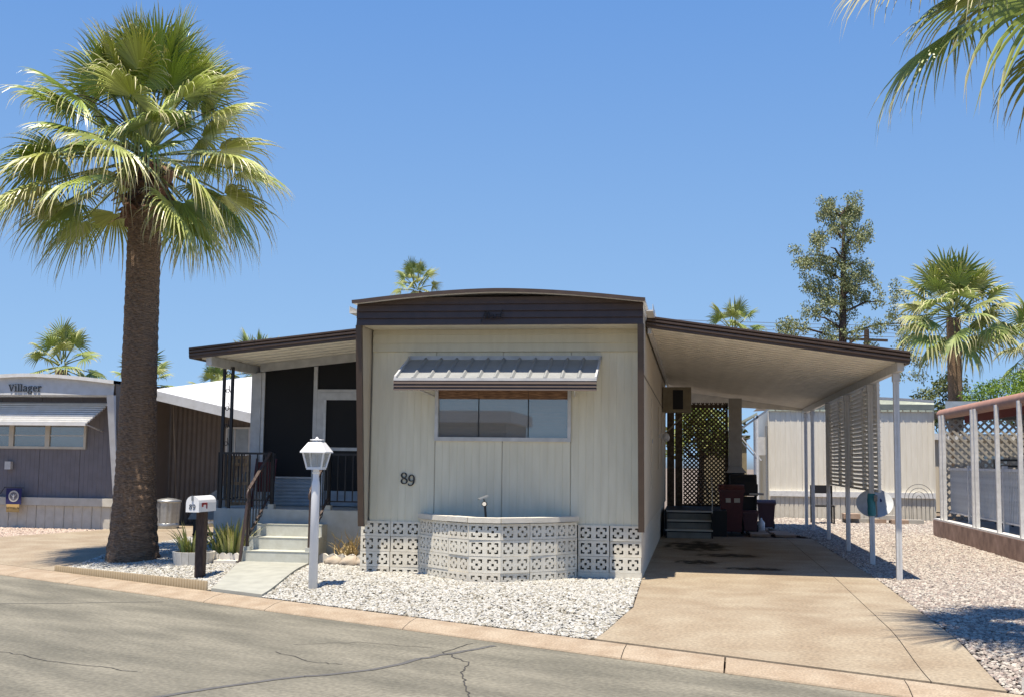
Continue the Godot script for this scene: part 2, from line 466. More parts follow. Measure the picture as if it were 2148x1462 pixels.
func upright_ribs(u0, u1, y0a, y0b, y1a, y1b, v, pitch, deep):
	# corrugated sheet with upright waves; the edge heights run from a (at u0) to b (at u1)
	var mb = MB.new(); mb.sm(1)
	var n = int(abs(u1 - u0) / pitch) * 4
	for i in n:
		var t0 = float(i) / n; var t1 = (i + 1.0) / n
		var a = v + deep * sin(i * PI / 2); var b = v + deep * sin((i + 1) * PI / 2)
		mb.quad(P(lerp(u0, u1, t0), lerp(y0a, y0b, t0), a), P(lerp(u0, u1, t1), lerp(y0a, y0b, t1), b), P(lerp(u0, u1, t1), lerp(y1a, y1b, t1), b), P(lerp(u0, u1, t0), lerp(y1a, y1b, t0), a))
	return mb
func script_word(parent, called, strokes, at, size, m):
	var mb = MB.new()
	for s in strokes:
		var pts = []
		for p in s: pts.append(at + Vector3(p[0] + p[1] * 0.25, p[1], 0) * size)
		mb.tube(pts, 0.006 if size < 0.2 else 0.009, 5)
	return part(parent, called, mb, m)
func home():
	var t = thing("mobile_home", "cream mobile home with dark brown fascia, shaded front window and the number 89", "mobile home", P(0, 0, 0.57))
	# roof sheet, arched across the width
	var A = []; var B = []; var A2 = []; var B2 = []
	for i in 33:
		var u = -1.86 + 3.72 * i / 32
		var y = arch(clamp(u, -1.83, 1.83))
		A.append(P(u, y + 0.025, -0.14)); B.append(P(u, y + 0.025, 12.3)); A2.append(P(u, y - 0.012, -0.14)); B2.append(P(u, y - 0.012, 12.3))
	var r = MB.new().strip(A, B).strip(A2, B2).strip(A, A2).strip(B, B2)
	r.quad(A[0], B[0], B2[0], A2[0]); r.quad(A[32], B[32], B2[32], A2[32])
	var roof = part(t, "roof", r, "roof_white")
	var e = MB.new()
	for i in 32: e.bar(A[i] + Vector3(0, -0.02, 0.012), A[i + 1] + Vector3(0, -0.02, 0.012), 0.018, 0.045)
	part(roof, "edge_trim", e, "brown")
	for s in [-1, 1]:
		var g = MB.new().box(s * 1.855, s * 1.95, 3.33, 3.345, 0.05, 12.2).box(s * 1.945, s * 1.95, 3.345, 3.42, 0.05, 12.2)
		part(roof, "gutter", g, "roof_white")
	# fascia of lapped boards, cut to the arch
	for k in 4:
		var y0 = 3.165 + k * 0.088; var y1 = y0 + 0.088
		var f = MB.new(); var top = []; var bot = []; var topb = []; var botb = []
		for i in 41:
			var u = -1.83 + 3.66 * i / 40
			var yt = min(y1, arch(u) - 0.014)
			if yt < y0 + 0.002: continue
			bot.append(P(u, y0, -0.030)); top.append(P(u, yt, -0.008)); botb.append(P(u, y0, 0.02)); topb.append(P(u, yt, 0.02))
		f.strip(bot, top).strip(bot, botb).strip(top, topb).strip(botb, topb)
		part(t, "fascia_board", f, "brown")
	script_word(t, "nameplate", [[[0, -0.25], [0.1, 0.45], [0.16, 0.5], [0.22, 0.0]], [[0.22, 0.0], [0.34, 0.5], [0.4, 0.45], [0.42, 0.0], [0.5, 0.05]], [[0.74, 0.28], [0.62, 0.3], [0.56, 0.1], [0.64, 0.0], [0.74, 0.28], [0.76, 0.02], [0.84, 0.08]], [[0.88, 0.0], [0.92, 0.3], [0.97, 0.22], [1.08, 0.26]], [[1.12, 0.0], [1.22, 0.62]], [[1.38, 0.34], [1.17, 0.2], [1.32, 0.0], [1.42, 0.05]]], P(-0.19, 3.235, -0.055), 0.19, "black_iron")
	# side walls, raked at the front, and their brown corner trims
	for s in [-1, 1]:
		var a = s * 1.79; var b = s * 1.825
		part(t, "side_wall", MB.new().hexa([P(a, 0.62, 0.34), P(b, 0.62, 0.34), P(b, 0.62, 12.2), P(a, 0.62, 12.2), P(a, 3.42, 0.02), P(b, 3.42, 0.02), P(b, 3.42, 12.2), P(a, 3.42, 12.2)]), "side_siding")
		var c = s * 1.762; var d = s * 1.838
		part(t, "corner_trim", MB.new().hexa([P(c, 0.60, 0.29), P(d, 0.60, 0.29), P(d, 0.60, 0.345), P(c, 0.60, 0.345), P(c, 3.165, -0.035), P(d, 3.165, -0.035), P(d, 3.165, 0.025), P(c, 3.165, 0.025)]), "brown")
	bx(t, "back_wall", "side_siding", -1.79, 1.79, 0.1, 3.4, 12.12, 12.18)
	bx(t, "floor", "dark", -1.785, 1.785, 0.64, 0.66, 0.58, 12.1)
	bx(t, "void_backing", "dark", -1.77, 1.77, -0.1, 0.635, 0.72, 0.75)  # dark sheet painting the unlit void seen through the block holes
	bx(t, "soffit", "soffit", -1.762, 1.762, 3.166, 3.19, 0.03, 0.62)
	for k in 3:
		var y0 = [2.88, 2.99, 3.10][k]; var y1 = [2.99, 3.10, 3.165][k]
		part(t, "lap_board", MB.new().hexa([P(-1.762, y0, 0.532), P(1.762, y0, 0.532), P(1.762, y0, 0.6), P(-1.762, y0, 0.6), P(-1.762, y1, 0.562), P(1.762, y1, 0.562), P(1.762, y1, 0.6), P(-1.762, y1, 0.6)]), "siding")
	for q in [[-1.762, -0.905, 0.66, 2.878], [-0.899, -0.013, 0.66, 1.73], [-0.007, 0.879, 0.66, 1.73], [0.885, 1.762, 0.66, 2.878], [-0.899, -0.013, 2.615, 2.878], [-0.007, 0.879, 2.615, 2.878]]:
		part(t, "wall_panel", corrugated(q[0], q[1], q[2], q[3], 0.57, 0.095, 0.009, 0.004), "siding")
	bx(t, "wall_core", "siding", -1.78, -0.93, 0.68, 3.15, 0.60, 0.64); bx(t, "wall_core", "siding", 0.91, 1.78, 0.68, 3.15, 0.60, 0.64)
	bx(t, "wall_core", "siding", -0.93, 0.91, 0.68, 1.70, 0.60, 0.64); bx(t, "wall_core", "siding", -0.93, 0.91, 2.64, 3.15, 0.60, 0.64)
	# window
	var w = part(t, "window", MB.new().box(-0.905, 0.885, 1.715, 1.765, 0.53, 0.61).box(-0.905, 0.885, 2.58, 2.63, 0.53, 0.61).box(-0.905, -0.862, 1.765, 2.58, 0.53, 0.61).box(0.842, 0.885, 1.765, 2.58, 0.53, 0.61), "alum_white")
	for k in 3: bx(w, "pane", "glass", [-0.862, -0.322, 0.332][k], [-0.332, 0.322, 0.842][k], 1.765, 2.58, 0.575, 0.581)
	for k in 2: bx(w, "mullion", "dark", [-0.333, 0.321][k], [-0.321, 0.333][k], 1.765, 2.58, 0.568, 0.60)
	for k in 17:
		var y = 1.775 + k * 0.046
		part(w, "blind_slat", MB.new().hexa([P(-0.86, y, 0.625), P(0.84, y, 0.625), P(0.84, y + 0.012, 0.665), P(-0.86, y + 0.012, 0.665), P(-0.86, y + 0.040, 0.627), P(0.84, y + 0.040, 0.627), P(0.84, y + 0.043, 0.667), P(-0.86, y + 0.043, 0.667)]), "blind")
	for k in 3: bx(w, "valance", "blind", [-0.861, -0.325, 0.329][k], [-0.329, 0.325, 0.841][k], 2.262, 2.578, 0.560, 0.572)
	bx(w, "dark_backing", "dark", -0.9, 0.88, 1.7, 2.62, 0.70, 0.71)  # dark sheet standing for the unlit room behind the blinds
	# awning over it
	var pan = MB.new().hexa([P(-1.25, 2.455, -0.19), P(1.25, 2.455, -0.19), P(1.25, 2.765, 0.545), P(-1.25, 2.765, 0.545), P(-1.25, 2.463, -0.19), P(1.25, 2.463, -0.19), P(1.25, 2.773, 0.545), P(-1.25, 2.773, 0.545)])
	var aw = part(t, "window_awning", pan, "awning_shaded")
	for k in 11:
		var u = -1.04 + k * 0.2085
		part(aw, "rib", MB.new().hexa([P(u - 0.028, 2.464, -0.19), P(u + 0.028, 2.464, -0.19), P(u + 0.028, 2.770, 0.535), P(u - 0.028, 2.770, 0.535), P(u - 0.008, 2.497, -0.19), P(u + 0.008, 2.497, -0.19), P(u + 0.008, 2.803, 0.535), P(u - 0.008, 2.803, 0.535)]), "awning_shaded")
	for s in [-1, 1]:
		part(aw, "end_trim", MB.new().hexa([P(s * 1.25, 2.44, -0.20), P(s * 1.275, 2.44, -0.20), P(s * 1.275, 2.755, 0.56), P(s * 1.25, 2.755, 0.56), P(s * 1.25, 2.505, -0.20), P(s * 1.275, 2.505, -0.20), P(s * 1.275, 2.82, 0.56), P(s * 1.25, 2.82, 0.56)]), "alum_white")
		part(aw, "arm", MB.new().bar(P(s * 1.0, 2.36, -0.17), P(s * 0.93, 2.30, 0.56), 0.02), "alum_white")
	bx(aw, "top_bar", "alum_white", -1.275, 1.275, 2.775, 2.825, 0.545, 0.575)
	bx(aw, "front_rim", "alum_white", -1.275, 1.275, 2.45, 2.482, -0.215, -0.192)
	for k in 3: part(aw, "valance_board", MB.new().hexa([P(-1.275, 2.33 + k * 0.04, -0.222), P(1.275, 2.33 + k * 0.04, -0.222), P(1.275, 2.33 + k * 0.04, -0.19), P(-1.275, 2.33 + k * 0.04, -0.19), P(-1.275, 2.368 + k * 0.04, -0.208), P(1.275, 2.368 + k * 0.04, -0.208), P(1.275, 2.368 + k * 0.04, -0.19), P(-1.275, 2.368 + k * 0.04, -0.19)]), "brown")
	# numbers
	text(t, "house_number", "8", 0.145, 0.014, P(-1.305, 1.215, 0.555), "ink", "Droid Serif", Vector3(0, 0, 0.06), true)
	text(t, "house_number", "9", 0.145, 0.014, P(-1.205, 1.19, 0.555), "ink", "Droid Serif", Vector3(0, 0, -0.1), true)
	# side skirting, hatches and seams on the carport side
	for k in 19: bx(t, "skirting_panel", "block_warm", 1.775, 1.80, 0.0, 0.615, 0.62 + k * 0.61, 1.22 + k * 0.61)
	for k in 19: bx(t, "skirting_panel", "block_warm", -1.80, -1.775, 0.0, 0.615, 0.62 + k * 0.61, 1.22 + k * 0.61)
	bx(t, "seam_strip", "brown", 1.826, 1.832, 2.55, 2.565, 0.3, 12.1)
	bx(t, "roof_flashing", "brown", 1.826, 1.85, 3.27, 3.30, 0.8, 12.1)
	for q in [[3.0, 3.7, 1.1, 2.4], [6.4, 7.6, 1.35, 2.45], [8.3, 8.7, 1.2, 2.5]]:
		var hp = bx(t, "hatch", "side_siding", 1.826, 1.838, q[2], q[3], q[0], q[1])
		bx(hp, "latch", "galvanized", 1.838, 1.85, (q[2] + q[3]) / 2, (q[2] + q[3]) / 2 + 0.06, q[0] + 0.03, q[0] + 0.06)
	# cooler and wall lamp
	var ac = thing("air_conditioner", "tan box air conditioner hung on the carport side wall near the ceiling", "air conditioner", P(1.84, 2.45, 9.2))
	bx(ac, "housing", "ac_tan", 1.84, 2.40, 2.47, 2.96, 8.95, 9.6)
	bx(ac, "grille", "dark", 2.04, 2.24, 2.52, 2.90, 8.935, 8.955)
	part(ac, "bracket", MB.new().bar(P(1.84, 2.0, 9.2), P(2.3, 2.46, 9.2), 0.03), "ac_tan")
	var wl = thing("wall_lamp", "small white globe wall lamp on the carport side of the home", "lamp", P(1.84, 1.95, 8.0))
	bx(wl, "mount", "alum_white", 1.832, 1.87, 1.92, 2.02, 7.97, 8.03)
	part(wl, "globe", MB.new().lathe(P(1.93, 1.86, 8.0), [[0.0, 0.0], [0.05, 0.02], [0.07, 0.08], [0.05, 0.14], [0.03, 0.16]], 12), "lamp_white")

# ---------- breeze-block planter wall ----------
func block_mesh():
	var g = [0.0, 0.031, 0.052, 0.080, 0.0835, 0.115, 0.1185, 0.1465, 0.1675, 0.1985]
	var xs = []
	for i in 19: xs.append(-0.1985 + (g[i] if i < 10 else 0.1985 + g[i - 9]))
	var ys = []
	for i in 10: ys.append(g[i] * 0.194 / 0.1985)
	var hole = func(i, j):
		var a = i % 9; var b = j
		if a == 4 and b == 4: return true
		var ca = a in [1, 2]; var cb = a in [6, 7]; var ra = b in [1, 2]; var rb = b in [6, 7]
		if (ca or cb) and (ra or rb):
			var ea = a == 1 or a == 7; var eb = b == 1 or b == 7
			return ea or eb
		return false
	var mb = MB.new()
	var z0 = -0.048; var z1 = 0.048
	# merge runs of solid cells in each row
	for j in 9:
		var i = 0
		while i < 18:
			if hole.call(i, j): i += 1; continue
			var k = i
			while k < 18 and not hole.call(k, j): k += 1
			for z in [z0, z1]: mb.quad(Vector3(xs[i], ys[j], z), Vector3(xs[k], ys[j], z), Vector3(xs[k], ys[j + 1], z), Vector3(xs[i], ys[j + 1], z))
			i = k
	for j in 9:
		for i in 18:
			if not hole.call(i, j): continue
			if not hole.call(i - 1, j): mb.quad(Vector3(xs[i], ys[j], z0), Vector3(xs[i], ys[j], z1), Vector3(xs[i], ys[j + 1], z1), Vector3(xs[i], ys[j + 1], z0))
			if not hole.call(i + 1, j): mb.quad(Vector3(xs[i + 1], ys[j], z0), Vector3(xs[i + 1], ys[j], z1), Vector3(xs[i + 1], ys[j + 1], z1), Vector3(xs[i + 1], ys[j + 1], z0))
			if not hole.call(i, j - 1): mb.quad(Vector3(xs[i], ys[j], z0), Vector3(xs[i + 1], ys[j], z0), Vector3(xs[i + 1], ys[j], z1), Vector3(xs[i], ys[j], z1))
			if not hole.call(i, j + 1): mb.quad(Vector3(xs[i], ys[j + 1], z0), Vector3(xs[i + 1], ys[j + 1], z0), Vector3(xs[i + 1], ys[j + 1], z1), Vector3(xs[i], ys[j + 1], z1))
	for x in [xs[0], xs[18]]: mb.quad(Vector3(x, 0, z0), Vector3(x, 0, z1), Vector3(x, ys[9], z1), Vector3(x, ys[9], z0))
	for y in [0.0, ys[9]]: mb.quad(Vector3(xs[0], y, z0), Vector3(xs[18], y, z0), Vector3(xs[18], y, z1), Vector3(xs[0], y, z1))
	return mb.mesh()
func block_wall():
	rng.seed = 77
	var t = thing("breeze_block_planter", "low pale breeze block wall that bows out into a planter under the window", "block wall", P(0, 0, 0.2))
	var bm = block_mesh()
	var cols = []   # [a, b, courses, base y]
	cols.append([[-1.875, 0.55], [-1.475, 0.55], 4, -0.125]); cols.append([[-1.468, 0.55], [-1.07, 0.55], 4, -0.125])
	for q in [[[-1.07, 0.52], [-0.83, 0.20]], [[-0.83, 0.20], [-0.56, -0.09]], [[-0.56, -0.09], [-0.26, -0.35]], [[-0.26, -0.35], [0.14, -0.36]], [[0.14, -0.36], [0.47, -0.12]], [[0.47, -0.12], [0.76, 0.15]], [[0.76, 0.15], [0.98, 0.48]]]:
		cols.append([q[0], q[1], 4, -0.085])
	cols.append([[0.985, 0.55], [1.385, 0.55], 3, 0.075]); cols.append([[1.39, 0.55], [1.79, 0.55], 3, 0.075])
	for c in cols:
		var a = Vector2(c[0][0], c[0][1]); var b = Vector2(c[1][0], c[1][1])
		var mid = (a + b) / 2; var ang = atan2(b.y - a.y, b.x - a.x)
		for k in c[2]:
			var jit = Vector2(rf(-0.004, 0.004), rf(-0.006, 0.006))
			var n = Vector2(-sin(ang), cos(ang)) * 0.05
			var sc = Basis.from_scale(Vector3(0.995, 1, 1))
			piece(t, "block", bm, "block" if rng.randf() < 0.6 else "block_warm", Transform3D(Basis(Vector3.UP, ang + rf(-0.012, 0.012)) * Basis(Vector3.BACK, rf(-0.004, 0.004)) * sc, P(mid.x + jit.x + n.x, c[3] + k * 0.1975, mid.y + jit.y + n.y)))
	for q in [[0.98, 1.385], [1.388, 1.795]]: bx(t, "plinth_block", "block_warm", q[0], q[1], -0.06, 0.073, 0.548, 0.65)
	for i in range(2, 9):
		var c = cols[i]
		var a = Vector2(c[0][0], c[0][1]); var b = Vector2(c[1][0], c[1][1])
		var d = (b - a).normalized(); var n = d.orthogonal()
		if n.y > 0: n = -n
		var y = 0.712 + rf(-0.003, 0.003)
		var o0 = a + n * 0.03 - d * 0.004; var o1 = b + n * 0.03 + d * 0.0; var i0 = a - n * 0.14; var i1 = b - n * 0.14
		part(t, "cap_stone", MB.new().hexa([P(o0.x, y, o0.y), P(o1.x, y, o1.y), P(i1.x, y, i1.y), P(i0.x, y, i0.y), P(o0.x, y + 0.062, o0.y), P(o1.x, y + 0.062, o1.y), P(i1.x, y + 0.062, i1.y), P(i0.x, y + 0.062, i0.y)]), "cap")
	var soil = MB.new()
	var ring = []
	for p in [[-1.0, 0.56], [-0.74, 0.26], [-0.48, -0.0], [-0.22, -0.24], [0.12, -0.24], [0.40, -0.04], [0.68, 0.22], [0.90, 0.56]]: ring.append(P(p[0], 0.62, p[1]))
	soil.fan(P(-0.05, 0.62, 0.3), ring)
	var low = []
	for p in ring: low.append(Vector3(p.x, -0.1, p.z))
	soil.strip(ring, low)  # soil sides run down behind the blocks to keep their holes dark
	part(t, "soil", soil, "soil")
	var s = thing("solar_spotlight", "small black solar spotlight on a stake in the block planter", "spotlight", P(-0.1, 0.62, -0.05))
	part(s, "stake", MB.new().tube([P(-0.09, 0.6, -0.05), P(-0.115, 0.92, -0.06)], 0.014, 8), "black_iron")
	part(s, "lamp_head", MB.new().tube([P(-0.115, 0.93, -0.10), P(-0.115, 0.925, -0.03)], [0.036, 0.026], 14), "black_iron")
	part(s, "lens", MB.new().tube([P(-0.115, 0.931, -0.106), P(-0.115, 0.930, -0.101)], 0.025, 14), "sticker")
	part(s, "solar_panel", MB.new().bar(P(-0.19, 0.985, -0.08), P(-0.085, 1.03, -0.03), 0.085, 0.016), "galvanized")
	part(s, "bracket", MB.new().bar(P(-0.12, 0.95, -0.05), P(-0.135, 1.0, -0.055), 0.014), "black_iron")

# ---------- porch ----------
func pan_roof(t, u0, y0, u1, y1, v0, v1, m):
	# a row of metal roof pans that run along u
	var n = int(round((v1 - v0) / 0.305)); var w = (v1 - v0) / n
	var prof = [[0.0, -0.055], [w * 0.36, -0.055], [w * 0.44, 0.0], [w * 0.92, 0.0], [w - 0.002, -0.055]]
	var A = []; var B = []
	for p in prof: A.append(P(u0, y0 + p[1], p[0])); B.append(P(u1, y1 + p[1], p[0]))
	var mb = MB.new().strip(A, B)
	mb.quad(P(u0, y0 + 0.03, 0), P(u1, y1 + 0.03, 0), P(u1, y1 + 0.03, w), P(u0, y0 + 0.03, w))
	var mesh = mb.mesh()
	for i in n: piece(t, "roof_pan", mesh, m, Transform3D(Basis(), P(0, 0, v0 + i * w)))
func ribbed_fascia(t, u0, y0, u1, y1, v, hgt, called = "fascia"):
	# brown gutter profile with horizontal ridges along a sloping edge; y is its foot
	var prof = [[0.0, 0.0], [0.0, 0.025], [-0.022, 0.035], [-0.022, 0.065], [-0.006, 0.072], [-0.030, 0.085], [-0.030, 0.108], [-0.012, 0.116], [-0.034, 0.128], [-0.034, 0.150], [0.0, 0.156], [0.06, 0.156], [0.06, 0.0], [0.0, 0.0]]
	var A = []; var B = []
	for p in prof: A.append(P(u0, y0 + p[1] * hgt / 0.156, v + p[0])); B.append(P(u1, y1 + p[1] * hgt / 0.156, v + p[0]))
	var mb = MB.new().strip(A, B)
	mb.fan(A[0], A.slice(0, 13)); mb.fan(B[0], B.slice(0, 13))
	return part(t, called, mb, "brown")
func porch():
	var t = thing("porch", "raised screened porch with brown edged sloping roof and three grey steps", "porch", P(-3.2, 0, 2.0))
	var s = 0.108
	pan_roof(t, -4.62, 2.93, -1.86, 2.93 + s * 2.76, 1.30, 7.4, "pan_white")
	ribbed_fascia(t, -4.66, 2.855, -1.80, 2.855 + s * 2.86, 1.26, 0.155)
	bx(t, "side_fascia", "brown", -4.66, -4.62, 2.855, 3.0, 1.27, 7.4)
	part(t, "beam", MB.new().box(-4.44, -4.36, 2.77, 2.895, 1.34, 7.3), "alum_white")
	# deck, steps
	bx(t, "deck", "stoop", -4.52, -1.84, -0.1, 0.72, 2.0, 7.3)
	for k in 3:
		var y = [0.175, 0.345, 0.515][k]
		var v0 = [1.20, 1.48, 1.76][k]
		var st = bx(t, "step", "step_paint", -3.76, -2.79, -0.06 if k == 0 else [0, 0.172, 0.342][k], y, v0, 2.0)
		part(st, "nosing", MB.new().box(-3.765, -2.785, y, y + 0.006, v0 - 0.006, 2.0), "step_paint")
	# screen wall
	var v = 3.1
	var top = func(u): return 2.93 + s * (u + 4.62)
	part(t, "header", MB.new().hexa([P(-4.30, top.call(-4.30) - 0.16, v), P(-1.84, top.call(-1.84) - 0.16, v), P(-1.84, top.call(-1.84) - 0.16, v + 0.06), P(-4.30, top.call(-4.30) - 0.16, v + 0.06), P(-4.30, top.call(-4.30) - 0.034, v), P(-1.84, top.call(-1.84) - 0.034, v), P(-1.84, top.call(-1.84) - 0.034, v + 0.06), P(-4.30, top.call(-4.30) - 0.034, v + 0.06)]), "alum_white")
	bx(t, "corner_post", "alum_white", -4.43, -4.27, 0.725, 2.79, v - 0.012, v + 0.12)
	bx(t, "jamb", "post_white", -4.265, -4.215, 0.725, 2.80, v - 0.004, v + 0.05)
	bx(t, "jamb", "alum_white", -3.415, -3.355, 0.725, 2.89, v - 0.012, v + 0.05)
	part(t, "screen_panel", MB.new().hexa([P(-4.215, 1.17, v + 0.02), P(-3.415, 1.17, v + 0.02), P(-3.415, 1.17, v + 0.03), P(-4.215, 1.17, v + 0.03), P(-4.215, 2.815, v + 0.02), P(-3.415, 2.90, v + 0.02), P(-3.415, 2.90, v + 0.03), P(-4.215, 2.815, v + 0.03)]), "screen")
	part(t, "screen_panel", MB.new().hexa([P(-3.355, 2.535, v + 0.02), P(-1.84, 2.535, v + 0.02), P(-1.84, 2.535, v + 0.03), P(-3.355, 2.535, v + 0.03), P(-3.355, 2.905, v + 0.02), P(-1.84, 3.07, v + 0.02), P(-1.84, 3.07, v + 0.03), P(-3.355, 2.905, v + 0.03)]), "screen")
	part(t, "kick_panel", ribbed(-4.215, -3.415, 0.725, 1.15, v + 0.02, 0.052, 0.012), "metal_blue")
	bx(t, "sill_rail", "alum_white", -4.215, -3.415, 1.15, 1.175, v - 0.01, v + 0.04)
	bx(t, "door_header", "alum_white", -3.355, -1.84, 2.485, 2.535, v - 0.01, v + 0.05)
	var door = part(t, "screen_door", MB.new().box(-3.35, -3.22, 0.74, 2.482, v - 0.02, v + 0.015).box(-3.22, -1.90, 2.37, 2.482, v - 0.02, v + 0.015).box(-3.22, -1.90, 1.585, 1.635, v - 0.02, v + 0.015), "alum_white")
	bx(door, "frame_edge", "post_white", -3.24, -3.20, 0.95, 2.37, v - 0.028, v - 0.021)
	bx(door, "upper_screen", "screen", -3.22, -1.85, 1.635, 2.37, v + 0.0, v + 0.008)
	bx(door, "lower_screen", "screen", -3.22, -1.85, 0.97, 1.585, v + 0.0, v + 0.008)
	part(door, "kick_plate", ribbed(-3.22, -1.85, 0.735, 0.97, v + 0.01, 0.115, 0.008), "metal_blue")
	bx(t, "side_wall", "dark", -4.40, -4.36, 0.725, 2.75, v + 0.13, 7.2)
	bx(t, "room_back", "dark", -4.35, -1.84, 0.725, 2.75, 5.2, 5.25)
	# iron post pair with scrolls
	var ip = part(t, "iron_post", MB.new().bar(P(-4.455, 0.72, 2.06), P(-4.455, 2.80, 2.06), 0.04).bar(P(-4.325, 0.72, 2.06), P(-4.325, 2.80, 2.06), 0.04), "black_iron")
	for k in 5:
		var y = 1.62 + k * 0.26
		var pts = []
		for i in 13:
			var a = i / 12.0 * TAU * 1.1
			pts.append(P(-4.39 + 0.045 * cos(a) * (1 - i / 20.0), y + 0.10 * (i / 12.0) + 0.05 * sin(a), 2.06))
		part(ip, "scroll", MB.new().tube(pts, 0.006, 5), "black_iron")
	# railings
	var iron = func(a, b, called):
		var rl = part(t, called, MB.new().bar(a + Vector3(0, 0.80, 0), b + Vector3(0, 0.80, 0), 0.045, 0.03).bar(a + Vector3(0, 0.12, 0), b + Vector3(0, 0.12, 0), 0.03, 0.02), "black_iron")
		var n = int((b - a).length() / 0.105)
		for i in n + 1:
			var p = a.lerp(b, float(i) / n)
			part(rl, "baluster", MB.new().bar(p + Vector3(0, 0.12, 0), p + Vector3(0, 0.80, 0), 0.016), "black_iron")
	iron.call(P(-4.50, 0.725, 2.06), P(-3.66, 0.725, 2.06), "railing")
	iron.call(P(-2.78, 0.725, 2.06), P(-1.88, 0.725, 2.06), "railing")
	iron.call(P(-4.50, 0.725, 2.10), P(-4.50, 0.725, 3.05), "railing")
	for q in [[-3.66, 2.06], [-2.80, 2.06]]:
		bx(t, "rail_post", "black_iron", q[0] - 0.025, q[0] + 0.025, 0.78, 1.53, q[1] - 0.025, q[1] + 0.025)
		bx(t, "post_foot", "stoop", q[0] - 0.045, q[0] + 0.045, 0.72, 0.79, q[1] - 0.045, q[1] + 0.045)
	for u in [-3.70, -2.80]:
		var hr = part(t, "handrail", MB.new().bar(P(u, 1.54, 2.06), P(u, 1.02, 1.25), 0.045, 0.028).tube([P(u, 1.02, 1.25), P(u, 0.96, 1.19), P(u, 0.90, 1.20)], 0.018, 6).bar(P(u, 1.0, 1.27), P(u - 0.01, 0.19, 1.27), 0.035).bar(P(u, 0.92, 2.06), P(u, 0.36, 1.27), 0.03, 0.018), "brown_iron")
		if u < -3: part(hr, "brace", MB.new().bar(P(u, 0.85, 1.22), P(u - 0.05, 0.0, 1.12), 0.035), "brown_iron")
		part(hr, "foot", MB.new().box(u - 0.05, u + 0.05, 0.181, 0.235, 1.22, 1.32), "stoop")
		for i in 7:
			var w = (i + 0.5) / 7.0
			part(hr, "baluster", MB.new().bar(P(u, lerp(1.0, 1.52, w), lerp(1.27, 2.06, w)), P(u, lerp(0.36, 0.92, w), lerp(1.27, 2.06, w)), 0.014), "black_iron")
			if i < 5:
				var pts = []
				for k in 11:
					var a = TAU * k / 10.0
					pts.append(P(u, lerp(0.42, 0.80, w) + 0.035 * sin(a) + 0.03 * cos(a), lerp(1.33, 2.0, w) + 0.045 * cos(a)))
				part(hr, "scroll", MB.new().tube(pts, 0.006, 5), "black_iron")
	# wooden gate leaning behind the rail
	var g = thing("wooden_gate", "narrow tan wooden gate standing behind the black porch rail", "gate", P(-4.25, 0.72, 2.25))
	for u in [-4.42, -4.10]: bx(g, "stile", "wood_tan", u - 0.025, u + 0.025, 0.73, 1.50, 2.22, 2.25)
	for y in [0.78, 1.08, 1.36, 1.46]: bx(g, "rail", "wood_tan", -4.395, -4.125, y - 0.022, y + 0.022, 2.222, 2.248)
	for u in [-4.35, -4.29, -4.23, -4.17]: bx(g, "slat", "wood_tan", u - 0.01, u + 0.01, 0.80, 1.44, 2.228, 2.242)
	var ch = thing("folding_chair", "folded reddish wooden chair leaning behind the porch gate", "chair", P(-4.1, 0.72, 2.6))
	bx(ch, "backrest", "bin_red", -4.12, -3.86, 0.95, 1.4, 2.62, 2.64)
	for u in [-4.14, -3.84]: part(ch, "leg", MB.new().bar(P(u, 0.725, 2.5), P(u, 1.45, 2.68), 0.03), "bin_red")

